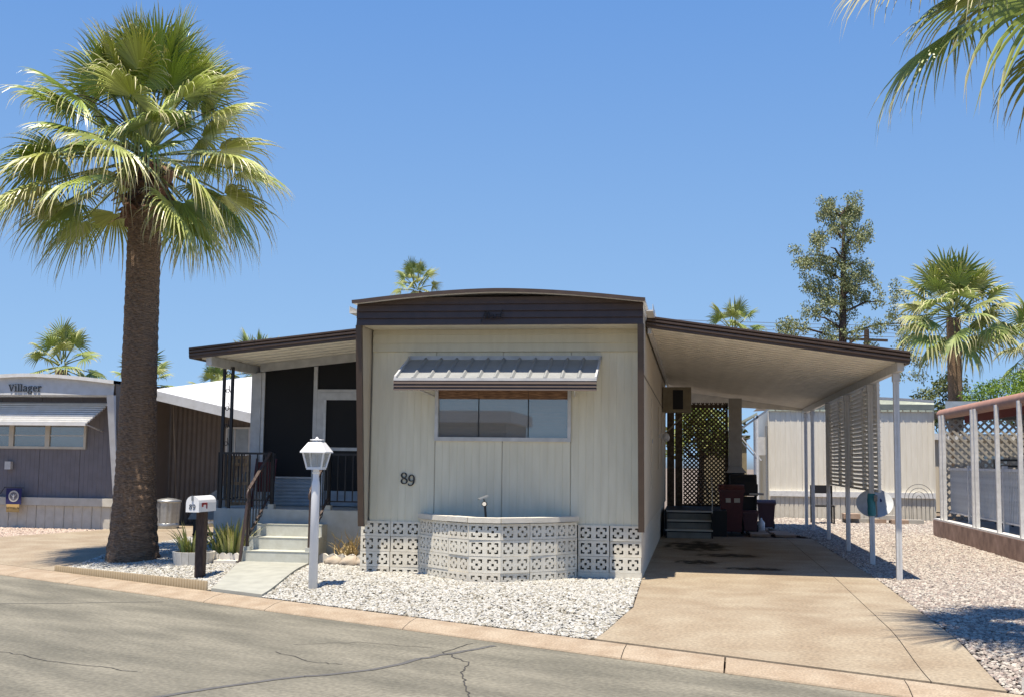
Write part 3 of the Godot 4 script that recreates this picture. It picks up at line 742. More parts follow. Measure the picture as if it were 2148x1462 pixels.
# ---------- carport ----------
func carport():
	var t = thing("carport", "long attached carport with brown edged white metal roof on thin white posts", "carport", P(3.5, 0, 7))
	var u0 = 1.86; var u1 = 5.10
	pan_roof(t, u0, 3.275, u1, 2.815, 0.84, 14.2, "pan_white")
	ribbed_fascia(t, 1.84, 3.215, 5.14, 2.745, 0.80, 0.155)
	bx(t, "side_fascia", "brown", 5.10, 5.14, 2.74, 2.90, 0.85, 14.2)
	bx(t, "beam", "alum_white", 5.01, 5.09, 2.665, 2.775, 0.95, 14.15)
	bx(t, "wall_rail", "alum_white", 1.855, 1.90, 3.14, 3.235, 0.85, 12.0)
	part(t, "back_header", MB.new().hexa([P(1.86, 2.88, 14.0), P(5.0, 2.72, 14.0), P(5.0, 2.72, 14.05), P(1.86, 2.88, 14.05), P(1.86, 3.24, 14.0), P(5.0, 2.80, 14.0), P(5.0, 2.80, 14.05), P(1.86, 3.24, 14.05)]), "pan_white")
	for v in [1.33, 3.62, 6.35, 9.28, 12.27, 13.85]:
		var po = bx(t, "post", "post_white", 5.015, 5.085, -0.05, 2.66, v - 0.035, v + 0.035)
		part(po, "groove", MB.new().box(5.040, 5.060, 0.0, 2.64, v - 0.039, v - 0.0352), "alum_white")
		part(po, "bracket", MB.new().box(5.005, 5.095, 2.55, 2.662, v - 0.045, v + 0.045), "alum_white")
	# louvered privacy panels hung outside the posts
	for k in 4:
		var a = 3.36 + k * 1.56; var b = a + 1.5
		var lp = part(t, "louver_panel", MB.new().box(5.11, 5.15, 1.08, 2.72, a, a + 0.07).box(5.11, 5.15, 1.08, 2.72, b - 0.07, b).box(5.108, 5.152, 1.07, 1.10, a, b), "pan_white")
		for i in 23:
			var y = 1.12 + i * 0.069
			part(lp, "slat", MB.new().hexa([P(5.105, y + 0.046, a + 0.05), P(5.105, y + 0.046, b - 0.05), P(5.168, y, b - 0.05), P(5.168, y, a + 0.05), P(5.105, y + 0.052, a + 0.05), P(5.105, y + 0.052, b - 0.05), P(5.168, y + 0.006, b - 0.05), P(5.168, y + 0.006, a + 0.05)]), "pan_white")
	# tape round the second post, and the dish beside it
	var tp = thing("teal_tape", "teal plastic wrapped round the second carport post", "tape", P(5.05, 0.8, 3.62))
	part(tp, "wrap", MB.new().lathe(P(5.05, 0, 3.62), [[0.05, 0.72], [0.062, 0.76], [0.058, 0.86], [0.066, 0.95], [0.058, 1.04], [0.05, 1.05]], 10), "teal")
	var d = thing("satellite_dish", "grey satellite dish tilted up beside the teal wrapped post", "satellite dish", P(5.15, 0, 3.8))
	var c = P(5.13, 0.90, 3.86)
	var ax = Vector3(-0.12, 0.55, 0.83).normalized(); var sx = Vector3(1, 0.1, 0.05).normalized(); var sy = ax.cross(sx).normalized()
	var mb = MB.new(); mb.sm(1)
	for i in 5:
		for k in 32:
			var q = []
			for p in [[i, k], [i, k + 1], [i + 1, k + 1], [i + 1, k]]:
				var r = p[0] / 5.0; var an = TAU * p[1] / 32
				q.append(c + sx * cos(an) * r * 0.27 + sy * sin(an) * r * 0.25 + ax * 0.045 * (r * r - 1))
			mb.quad(q[0], q[1], q[2], q[3])
	part(d, "reflector", mb, "dish")
	var logo = MB.new()
	for k in 10:
		var a0 = -0.5 + k * 0.2; var a1 = a0 + 0.2
		logo.quad(c + sx * (0.05 + 0.035 * cos(a0)) + sy * (0.06 + 0.05 * sin(a0)) - ax * 0.036, c + sx * (0.05 + 0.035 * cos(a1)) + sy * (0.06 + 0.05 * sin(a1)) - ax * 0.036, c + sx * (0.05 + 0.062 * cos(a1)) + sy * (0.06 + 0.055 * sin(a1)) - ax * 0.032, c + sx * (0.05 + 0.062 * cos(a0)) + sy * (0.06 + 0.055 * sin(a0)) - ax * 0.032)
	part(d, "emblem", logo, "navy")
	part(d, "arm", MB.new().bar(c - sy * 0.22, c - sy * 0.12 + ax * 0.32, 0.022), "galvanized")
	part(d, "receiver", MB.new().bar(c - sy * 0.12 + ax * 0.28, c - sy * 0.10 + ax * 0.36, 0.05), "cover_gray")
	part(d, "mast", MB.new().tube([P(5.06, 0.80, 3.64), P(5.10, 0.80, 3.92), c - ax * 0.05], 0.02, 8), "galvanized")

# ---------- under and behind the carport ----------
func bin(called, label, u, v, w, hgt, body, tilt_label = false):
	var t = thing(called, label, "trash bin", P(u, 0, v))
	var a = w * 0.40; var b = w * 0.5
	part(t, "body", MB.new().hexa([P(u - a, 0.06, v - a), P(u + a, 0.06, v - a), P(u + a, 0.06, v + a), P(u - a, 0.06, v + a), P(u - b, hgt * 0.86, v - b), P(u + b, hgt * 0.86, v - b), P(u + b, hgt * 0.86, v + b), P(u - b, hgt * 0.86, v + b)]), body)
	bx(t, "rim", body, u - b - 0.02, u + b + 0.02, hgt * 0.83, hgt * 0.88, v - b - 0.02, v + b + 0.02)
	var L = []; var R = []
	for i in 9:
		var q = i / 8.0
		L.append(P(u - b - 0.015, hgt * 0.88 + sin(q * PI) * hgt * 0.1, lerp(v - b - 0.02, v + b, q))); R.append(P(u + b + 0.015, hgt * 0.88 + sin(q * PI) * hgt * 0.1, lerp(v - b - 0.02, v + b, q)))
	var lid = MB.new().strip(L, R); lid.fan(L[0], L); lid.fan(R[0], R)
	part(t, "lid", lid, body)
	for s in [-1, 1]: part(t, "wheel", MB.new().tube([P(u + s * a, 0.09, v + a), P(u + s * (a + 0.04), 0.09, v + a)], 0.09, 14), "dark")
	part(t, "handle", MB.new().bar(P(u - b * 0.7, hgt * 0.9, v + b + 0.05), P(u + b * 0.7, hgt * 0.9, v + b + 0.05), 0.03), body)
	return t
func lattice(t, called, u0, u1, y0, y1, v, pitch, w, m, plane = 0):
	# two layers of diagonal laths cut to the opening; plane 0 = across u, 1 = along v (u0..u1 are then v)
	for layer in 2:
		var s = 1 if layer == 0 else -1
		var W = u1 - u0; var H = y1 - y0
		var n = int((W + H) / (pitch * 1.414))
		for i in n:
			var c = (i + 0.5) * pitch * 1.414
			var p0 = Vector2(max(0.0, c - H), min(H, c)); var p1 = Vector2(min(W, c), max(0.0, c - W))
			if s < 0: p0.x = W - p0.x; p1.x = W - p1.x
			var z = v + layer * 0.009
			var A = P(u0 + p0.x, y0 + p0.y, z) if plane == 0 else P(z, y0 + p0.y, u0 + p0.x)
			var B = P(u0 + p1.x, y0 + p1.y, z) if plane == 0 else P(z, y0 + p1.y, u0 + p1.x)
			part(t, called, MB.new().bar(A, B, w if plane == 0 else 0.008, 0.008 if plane == 0 else w, Vector3.BACK if plane == 0 else Vector3.UP), m)
func carport_back():
	var st = thing("rear_steps", "three grey wooden steps up to the side door inside the carport", "steps", P(2.35, 0, 9.0))
	for k in 3:
		bx(st, "riser", "rear_step", 1.93, 2.78, k * 0.17 + 0.005, k * 0.17 + 0.125, 8.72 + k * 0.26, 8.75 + k * 0.26)
		bx(st, "tread", "nosing", 1.90, 2.81, k * 0.17 + 0.15, k * 0.17 + 0.175, 8.69 + k * 0.26, 8.98 + k * 0.26)
	for u in [1.90, 2.79]: bx(st, "side_board", "dark", u, u + 0.025, 0.0, 0.5, 8.76, 9.5)
	part(st, "handrail", MB.new().bar(P(2.80, 0.0, 8.78), P(2.80, 1.0, 8.78), 0.02).bar(P(2.80, 1.0, 8.78), P(2.80, 1.2, 9.5), 0.02), "nosing")
	var dk = thing("rear_deck", "dark raised deck with brown upright boards below the lattice screen", "deck", P(2.6, 0, 11))
	bx(dk, "platform", "dark", 1.86, 3.1, 0.0, 0.52, 9.52, 12.0)
	bx(dk, "upright_board", "lattice", 1.86, 2.02, 0.52, 2.9, 11.9, 11.95); bx(dk, "upright_board", "lattice", 2.04, 2.20, 0.52, 2.9, 11.9, 11.95)
	var ls = thing("lattice_screen", "tan diagonal lattice screen at the back of the carport", "lattice screen", P(2.7, 0.5, 12))
	lattice(ls, "lath", 2.22, 3.17, 0.55, 2.80, 12.0, 0.068, 0.033, "lattice")
	bx(ls, "top_rail", "lattice", 2.2, 3.2, 2.69, 2.76, 11.98, 12.03); bx(ls, "side_rail", "lattice", 3.16, 3.2, 0.5, 2.8, 11.98, 12.03); bx(ls, "bottom_rail", "lattice", 2.2, 3.2, 0.5, 0.56, 11.98, 12.03)
	var cl = thing("support_column", "pale square column with flared foot beside the lattice screen", "column", P(3.4, 0, 12))
	bx(cl, "shaft", "column", 3.22, 3.50, 1.4, 2.9, 11.9, 12.2)
	part(cl, "flared_foot", MB.new().hexa([P(3.15, 1.26, 11.83), P(3.60, 1.26, 11.83), P(3.60, 1.26, 12.27), P(3.15, 1.26, 12.27), P(3.25, 1.42, 11.93), P(3.47, 1.42, 11.93), P(3.47, 1.42, 12.17), P(3.25, 1.42, 12.17)]), "column")
	bx(cl, "pedestal", "dark", 3.2, 3.55, 0.0, 1.26, 11.88, 12.22)
	var gr = thing("barbecue_grill", "black barbecue grill between the red bin and the small bin", "grill", P(3.5, 0, 11.2))
	part(gr, "hood", MB.new().tube([P(3.22, 1.04, 11.4), P(3.78, 1.04, 11.4)], 0.2, 14), "dark")
	bx(gr, "firebox", "dark", 3.20, 3.80, 0.78, 1.03, 11.2, 11.6)
	bx(gr, "side_shelf", "sticker", 3.62, 3.92, 0.80, 0.84, 11.16, 11.5)
	for q in [[3.24, 11.24], [3.76, 11.24], [3.24, 11.56], [3.76, 11.56]]: bx(gr, "leg", "dark", q[0] - 0.02, q[0] + 0.02, 0.0, 0.78, q[1] - 0.02, q[1] + 0.02)
	bx(gr, "cabinet", "dark", 3.26, 3.74, 0.12, 0.76, 11.26, 11.54)
	var b = bin("wheeled_bin", "tall dark red wheeled bin with domed lid and pale stencils beside rear steps", 3.22, 10.6, 0.50, 1.05, "bin_red")
	for q in [[3.10, 3.20], [3.27, 3.39]]: bx(b, "stencil", "sticker", q[0], q[1], 0.66, 0.75, 10.344, 10.348)
	bin("low_bin", "small maroon lidded bin standing on pavers right of the grill", 4.05, 12.6, 0.38, 0.68, "bin_maroon")
	bin("low_bin", "squat maroon bin without markings between red bin and grill legs", 3.62, 10.9, 0.32, 0.5, "bin_maroon")
	for q in [[3.75, 11.3], [4.22, 11.05], [3.78, 10.35], [4.28, 10.25], [3.85, 12.2]]:
		rng.seed = int(q[0] * 100)
		var pv = bx(self, "paver", "paver", q[0] - 0.2, q[0] + 0.2, 0.0, 0.045, q[1] - 0.38, q[1] + 0.38)
		pv.name = numbered("paver"); tag(pv, ["square tan paver nearest the maroon bin", "square tan paver at the gravel edge behind the slab", "square tan paver against the driveway end beside grill", "square tan paver at the corner of slab and gravel", "square tan paver under the small maroon bin"][used["paver"]], "paver", "pavers at the end of the driveway")
	var jug = thing("white_jug", "white plastic jug on the ground beside the maroon bin", "jug", P(3.88, 0, 11.6))
	part(jug, "body", MB.new().lathe(P(3.88, 0, 11.6), [[0.0, 0.0], [0.08, 0.0], [0.085, 0.2], [0.03, 0.27], [0.025, 0.3], [0.0, 0.3]], 12), "lamp_white")

# ---------- front garden ----------
func lpart(parent, called, mb, m):
	var o = MeshInstance3D.new(); o.name = called; o.mesh = mb.mesh() if mb is MB else mb
	o.set_surface_override_material(0, M[m]); parent.add_child(o, true)
	return o
func lamp_post():
	var b = P(-1.975, h(-1.975, -1.05), -1.05)
	var t = thing("lamp_post", "white lamp post with four sided lantern standing in the white gravel", "lamp post", b)
	lpart(t, "pole", MB.new().lathe(Vector3.ZERO, [[0.0, -0.1], [0.054, -0.1], [0.049, 1.20], [0.047, 1.235], [0.040, 1.262], [0.036, 1.27], [0.036, 1.40]], 24), "lamp_white")
	lpart(t, "collar", MB.new().lathe(Vector3.ZERO, [[0.036, 1.345], [0.044, 1.35], [0.044, 1.365], [0.036, 1.37]], 20), "lamp_white")
	var y0 = 1.415; var y1 = 1.60
	var frame = MB.new().box(-0.092, 0.092, 1.395, 1.425, -0.092, 0.092)
	for s in [[-1, -1], [1, -1], [1, 1], [-1, 1]]: frame.bar(Vector3(s[0] * 0.088, y0, s[1] * 0.088), Vector3(s[0] * 0.128, y1, s[1] * 0.128), 0.016)
	var l = lpart(t, "lantern", frame, "lamp_white")
	for s in [[-1, -1, 1, -1], [1, -1, 1, 1], [1, 1, -1, 1], [-1, 1, -1, -1]]:
		var g = MB.new(); g.quad(Vector3(s[0] * 0.084, y0, s[1] * 0.084), Vector3(s[2] * 0.084, y0, s[3] * 0.084), Vector3(s[2] * 0.124, y1, s[3] * 0.124), Vector3(s[0] * 0.124, y1, s[1] * 0.124))
		lpart(l, "pane", g, "lamp_glass")
	lpart(l, "socket", MB.new().tube([Vector3(0, 1.42, 0), Vector3(0, 1.56, 0)], 0.022, 10), "galvanized")
	var rf_ = MB.new()
	for q in [[0.155, 1.592, 0.155, 1.605], [0.155, 1.605, 0.082, 1.715], [0.082, 1.715, 0.05, 1.722]]:
		for k in 4:
			var a = Vector2(-1, -1).rotated(k * PI / 2); var c = Vector2(-1, -1).rotated((k + 1) * PI / 2)
			rf_.quad(Vector3(a.x * q[0], q[1], a.y * q[0]), Vector3(c.x * q[0], q[1], c.y * q[0]), Vector3(c.x * q[2], q[3], c.y * q[2]), Vector3(a.x * q[2], q[3], a.y * q[2]))
	rf_.quad(Vector3(-0.155, 1.592, -0.155), Vector3(0.155, 1.592, -0.155), Vector3(0.155, 1.592, 0.155), Vector3(-0.155, 1.592, 0.155))
	var hood = lpart(t, "hood", rf_, "lamp_white")
	lpart(hood, "finial", MB.new().lathe(Vector3.ZERO, [[0.05, 1.72], [0.05, 1.735], [0.082, 1.742], [0.082, 1.750], [0.02, 1.756], [0.012, 1.775], [0.0, 1.785]], 18), "lamp_white")
func mailbox():
	var t = thing("mailbox", "white mailbox numbered 89 with a small red flag on a brown post", "mailbox", P(-3.79, h(-3.79, -0.1), -0.1))
	t.rotation.y = deg_to_rad(-2.0)
	lpart(t, "post", MB.new().box(-0.055, 0.055, -0.1, 0.84, -0.05, 0.05), "post_brown")
	# arched box along local z
	var ring = []
	for p in [[-0.085, 0.0], [-0.085, 0.115]]: ring.append(Vector2(p[0], p[1]))
	for i in 9:
		var a = PI - i * PI / 8
		ring.append(Vector2(cos(a) * 0.085, 0.115 + sin(a) * 0.085))
	ring.append(Vector2(0.085, 0.0))
	var A = []; var B = []
	for p in ring: A.append(Vector3(p.x, 0.84 + p.y, 0.27)); B.append(Vector3(p.x, 0.84 + p.y, -0.22))
	A.append(A[0]); B.append(B[0])
	var mb = MB.new().strip(A, B); mb.fan(B[0], B)
	var body = lpart(t, "box", mb, "lamp_white")
	var D = []; var D2 = []
	for p in ring: D.append(Vector3(p.x * 1.04, 0.838 + p.y * 1.03, 0.285)); D2.append(Vector3(p.x * 1.04, 0.838 + p.y * 1.03, 0.262))
	D.append(D[0]); D2.append(D2[0])
	var dm = MB.new().strip(D, D2); dm.fan(D[0], D)
	var door = lpart(t, "door", dm, "lamp_white")
	lpart(door, "latch", MB.new().box(-0.012, 0.012, 0.985, 1.045, -0.300, -0.284), "galvanized")
	var tm = TextMesh.new(); var f = SystemFont.new(); f.font_names = ["Droid Sans"]; f.font_weight = 400
	tm.font = f; tm.text = "89"; tm.font_size = 64; tm.pixel_size = 0.062 / 46.0; tm.depth = 0.003
	var o = lpart(door, "number", tm, "ink"); o.position = Vector3(-0.0, 0.905, 0.288)
	var fl = lpart(t, "flag", MB.new().box(0.086, 0.092, 0.93, 0.955, -0.20, -0.05).box(0.086, 0.092, 0.905, 0.955, -0.2, -0.165).box(0.085, 0.095, 0.88, 0.94, -0.07, -0.055), "red")
	fl.position = Vector3(0, 0, 0)
func blade_clump(t, called, c, count, hgt, w, cols, curl, m, spread):
	var mb = MB.new()
	for i in count:
		var az = rf(0, TAU); var lean = rf(0.1, 1.0) * spread
		var H = hgt * rf(0.55, 1.05)
		var b = c + Vector3(cos(az), 0, sin(az)) * rf(0.0, 0.14)
		var d = Vector3(cos(az), 0, sin(az)); var s = Vector3(-sin(az), 0, cos(az)).rotated(Vector3.UP, rf(-0.5, 0.5))
		var k = rf(0.75, 1.2); var cc = cols[rng.randi() % cols.size()]
		var pl; var pc; var pr
		var tw = rf(-1, 1) * curl
		for j in 7:
			var q = j / 6.0
			var p = b + d * H * lean * q * (0.35 + 0.65 * q) + Vector3.UP * H * (q - 0.35 * lean * q * q) + s * tw * H * 0.3 * sin(q * 5.0)
			var ww = w * (1 - pow(q, 1.8)) * (0.7 + 0.5 * q)
			var l = p - s * ww; var r = p + s * ww; var m2 = p - d * ww * 0.4
			if j > 0:
				mb.col(Color(cc[0] * k, cc[1] * k, cc[2] * k).lerp(Color(0.42, 0.34, 0.16), 0.5 * pow(q, 4.0)))
				mb.quad(pl, pc, m2, l); mb.quad(pc, pr, r, m2)
			pl = l; pc = m2; pr = r
	return part(t, called, mb, m)
func scallops(label, a, b, m, group):
	var t = thing("scalloped_edging", label, "edging", P((a[0] + b[0]) / 2, 0, (a[1] + b[1]) / 2), group)
	var L = Vector2(b[0] - a[0], b[1] - a[1]).length(); var n = int(L / 0.29)
	for i in n:
		var q0 = Vector2(a[0], a[1]).lerp(Vector2(b[0], b[1]), float(i) / n); var q1 = Vector2(a[0], a[1]).lerp(Vector2(b[0], b[1]), (i + 0.97) / n)
		var top = []; var topb = []; var bot = []; var botb = []
		var nn = (q1 - q0).normalized().orthogonal() * 0.045
		for k in 19:
			var q = q0.lerp(q1, k / 18.0)
			var y = 0.105 + 0.035 * abs(sin(k / 18.0 * PI * 3))
			var g = h(q.x, q.y)
			top.append(P(q.x, g + y, q.y)); topb.append(P(q.x + nn.x, g + y, q.y + nn.y)); bot.append(P(q.x, g - 0.04, q.y)); botb.append(P(q.x + nn.x, g - 0.04, q.y + nn.y))
		var mb = MB.new().strip(bot, top).strip(top, topb).strip(topb, botb)
		mb.quad(bot[0], top[0], topb[0], botb[0]); mb.quad(bot[18], top[18], topb[18], botb[18])
		part(t, "edging_stone", mb, m)
func garden():
	rng.seed = 5
	var ag = [[0.34, 0.38, 0.10], [0.42, 0.43, 0.14], [0.27, 0.33, 0.09], [0.48, 0.46, 0.20]]
	var t = thing("aloe_plant", "large clump of spiky yellow green aloe behind the mailbox post", "plant", P(-4.02, 0, 1.75), "aloes beside the steps")
	blade_clump(t, "leaves", P(-4.02, 0.02, 1.50), 80, 0.66, 0.028, ag, 0.0, "leaf", 0.65)
	blade_clump(t, "leaves", P(-4.22, 0.02, 1.58), 46, 0.6, 0.026, ag, 0.0, "leaf", 0.6)
	t = thing("aloe_plant", "small aloe leaning out of the round white tub", "plant", P(-4.52, 0.12, 1.15), "aloes beside the steps")
	blade_clump(t, "leaves", P(-4.50, 0.12, 1.17), 44, 0.48, 0.02, ag, 0.1, "leaf", 0.9)
	t = thing("tub_planter", "round white wooden tub planter next to the mailbox post", "planter", P(-4.42, 0, 1.12))
	for k in 18:
		var a = TAU * k / 18; var b = a + TAU / 18 * 0.95
		var q = []
		for y in [-0.06, 0.16]:
			for p in [[a, 0.27], [b, 0.27], [b, 0.24], [a, 0.24]]: q.append(P(-4.42 + cos(p[0]) * (p[1] + y * 0.15), y, 1.12 + sin(p[0]) * (p[1] + y * 0.15)))
		part(t, "stave", MB.new().hexa(q), "edging_white")
	part(t, "soil", MB.new().lathe(P(-4.42, 0, 1.12), [[0.0, 0.11], [0.25, 0.11]], 18), "soil")
	scallops("white scalloped concrete edging in front of the large aloe", [-4.42, 1.32], [-3.80, 1.30], "edging_white", "scalloped edging")
	var kb = bx(self, "concrete_curb", "edging_white", -4.12, -3.80, -0.1, 0.045, 1.10, 1.27)
	tag(kb, "low whitewashed concrete curb between tub and steps", "curb")
	scallops("white scalloped concrete edging round the dried plant", [-2.76, 1.62], [-1.93, 1.56], "edging_white", "scalloped edging")
	t = thing("dried_plant", "dried straw coloured spiky plant right of the steps", "plant", P(-2.35, 0, 2.0))
	blade_clump(t, "leaves", P(-2.42, 0.02, 1.76), 46, 0.52, 0.013, [[0.42, 0.31, 0.15], [0.50, 0.39, 0.22], [0.33, 0.22, 0.11]], 0.9, "leaf_dull", 1.0)
	blade_clump(t, "leaves", P(-2.15, 0.02, 1.74), 30, 0.48, 0.012, [[0.42, 0.31, 0.15], [0.36, 0.25, 0.13]], 1.1, "leaf_dull", 1.0)
	var rk = ["pale boulder left of three in front of the dried plant", "middle pale boulder in front of the dried plant", "pale flat boulder touching the breeze block wall"]
	for k in 3:
		var mb = MB.new(); mb.sm(1)
		var n = FastNoiseLite.new(); n.seed = 300 + k; n.frequency = 1.6
		var c = P([-2.50, -2.24, -2.03][k], 0.03, [1.42, 1.38, 1.34][k]); var s = [Vector3(0.14, 0.085, 0.10), Vector3(0.15, 0.10, 0.12), Vector3(0.13, 0.075, 0.10)][k]
		for i in 8:
			for j in 14:
				var q = []
				for p in [[i, j], [i, j + 1], [i + 1, j + 1], [i + 1, j]]:
					var th = PI * p[0] / 8; var ph = TAU * (p[1] % 14) / 14
					var d = Vector3(sin(th) * cos(ph), cos(th), sin(th) * sin(ph))
					q.append(c + d * s * (1 + 0.35 * n.get_noise_3dv(d * 1.3)))
				mb.quad(q[0], q[1], q[2], q[3])
		var o = part(self, "boulder", mb, "stone_tan"); o.name = numbered("boulder"); tag(o, rk[k], "rock", "boulders by the dried plant")
	# ribbed brown edging along the kerb
	t = thing("ribbed_edging", "low ribbed brown plastic edging along the kerb under the palm", "edging", P(-4.6, -0.1, -0.3))
	for k in 62:
		var u = -6.10 + k * 0.0468
		var v = kerb_back(u) + 0.02; var g = h(u, v)
		part(t, "rib", MB.new().lathe(P(u, g, v), [[0.022, -0.04], [0.022, 0.068 + 0.035 * k / 62.0], [0.012, 0.078 + 0.035 * k / 62.0], [0.0, 0.078 + 0.035 * k / 62.0]], 6), "edging_brown")
func big_palm():
	rng.seed = 11
	var t = thing("fan_palm", "tall fan palm with thick brown trunk in the white gravel bed", "palm tree", P(-5.6, 0, 1.6))
	var tm = trunk_mesh(P(-5.56, -0.15, 1.6), P(-5.60, 5.75, 1.6), [[0, 0.40], [0.03, 0.375], [0.09, 0.33], [0.2, 0.292], [0.45, 0.252], [0.75, 0.240], [1.0, 0.235]], 64, 480, 4, 0.05)
	part(t, "trunk", tm, "bark")
	for i in 54:
		var az = i * 2.4 + rf(-0.3, 0.3); var y = 4.98 + 0.85 * (i / 53.0)
		var d = Vector3(cos(az), 0, sin(az)); var s = Vector3(-sin(az), 0, cos(az))
		var c = P(-5.60, y, 1.6)
		var out = rf(0.12, 0.26); var up = rf(0.06, 0.2) * (1 if rng.randf() < 0.45 else -0.9)
		var w = rf(0.09, 0.15)
		var p0 = c + d * 0.22; var p1 = c + d * (0.25 + out * 0.6) + Vector3.UP * up * 0.5; var p2 = c + d * (0.25 + out) + Vector3.UP * up
		var mb = MB.new()
		for q in [[p0, p1, w, w * 0.75], [p1, p2, w * 0.75, w * 0.3]]:
			var n = d.cross(s).normalized() * 0.02 + d * 0.012
			mb.hexa([q[0] - s * q[2], q[0] + s * q[2], q[1] + s * q[3], q[1] - s * q[3], q[0] - s * q[2] + n, q[0] + s * q[2] + n, q[1] + s * q[3] + n, q[1] - s * q[3] + n])
		part(t, "leaf_base", mb, "boot")
	rng.seed = 23
	var greens = [[0.27, 0.345, 0.065], [0.31, 0.37, 0.08], [0.35, 0.39, 0.11], [0.22, 0.29, 0.06], [0.33, 0.36, 0.09]]
	var fronds = crown_fronds(P(-5.63, 5.98, 1.6), 60, 1.22, 1.06, 44, 7, greens, 0.6, -24.0, 1.15)
	for e in [[1.40, 0.42, 0.75, 0.75], [1.95, 0.18, 0.8, 0.7], [1.05, 0.12, 0.85, 0.7], [2.95, -0.72, 1.15, 0.35], [2.65, -0.55, 1.1, 0.4], [0.22, -0.75, 1.15, 0.35], [0.5, -0.55, 1.1, 0.45]]:
		fronds.append([P(-5.63, 5.8, 1.6), e[0], e[1], 1.0 * e[2], 1.02, 0.12, e[3], 44, 7, greens[1], 0.8])
	for f in fronds:
		var mb = MB.new()
		frond(mb, f[0], f[1], f[2], f[3], f[4], f[5], f[6], f[7], f[8], f[9], f[10])
		part(t, "frond", mb, "leaf")
	for q in [[2.6, 1.15, 2.3], [3.3, 0.95, 1.9], [2.2, 0.7, 1.6], [-0.6, 0.3, 1.5]]:
		var d = Vector3(cos(q[0]), 0, sin(q[0])); var pts = []
		for k in 9:
			var w = k / 8.0
			pts.append(P(-5.62, 6.0, 1.6) + d * 1.5 * w + Vector3.UP * (q[2] * w - q[1] * 1.6 * w * w))
		part(t, "flower_stalk", MB.new().tube(pts, [0.014, 0.013, 0.012, 0.011, 0.010, 0.008, 0.007, 0.005, 0.003], 5), "limb")
func right_palm():
	rng.seed = 41
	var t = thing("fan_palm", "fan palm at the upper right whose fronds hang into the picture", "palm tree", P(5.95, 0, -4.3))
	part(t, "trunk", trunk_mesh(P(5.9, -0.15, -4.35), P(5.8, 5.75, -4.45), [[0, 0.36], [0.05, 0.3], [1.0, 0.22]], 20, 120, 8, 0.04), "bark")
	for f in crown_fronds(P(5.8, 6.0, -4.45), 38, 1.05, 1.15, 42, 7, [[0.22, 0.29, 0.06], [0.27, 0.33, 0.075], [0.35, 0.36, 0.12]], 0.5, -26.0):
		var mb = MB.new()
		frond(mb, f[0], f[1], f[2], f[3], f[4], f[5], f[6], f[7], f[8], f[9], f[10])
		part(t, "frond", mb, "leaf")

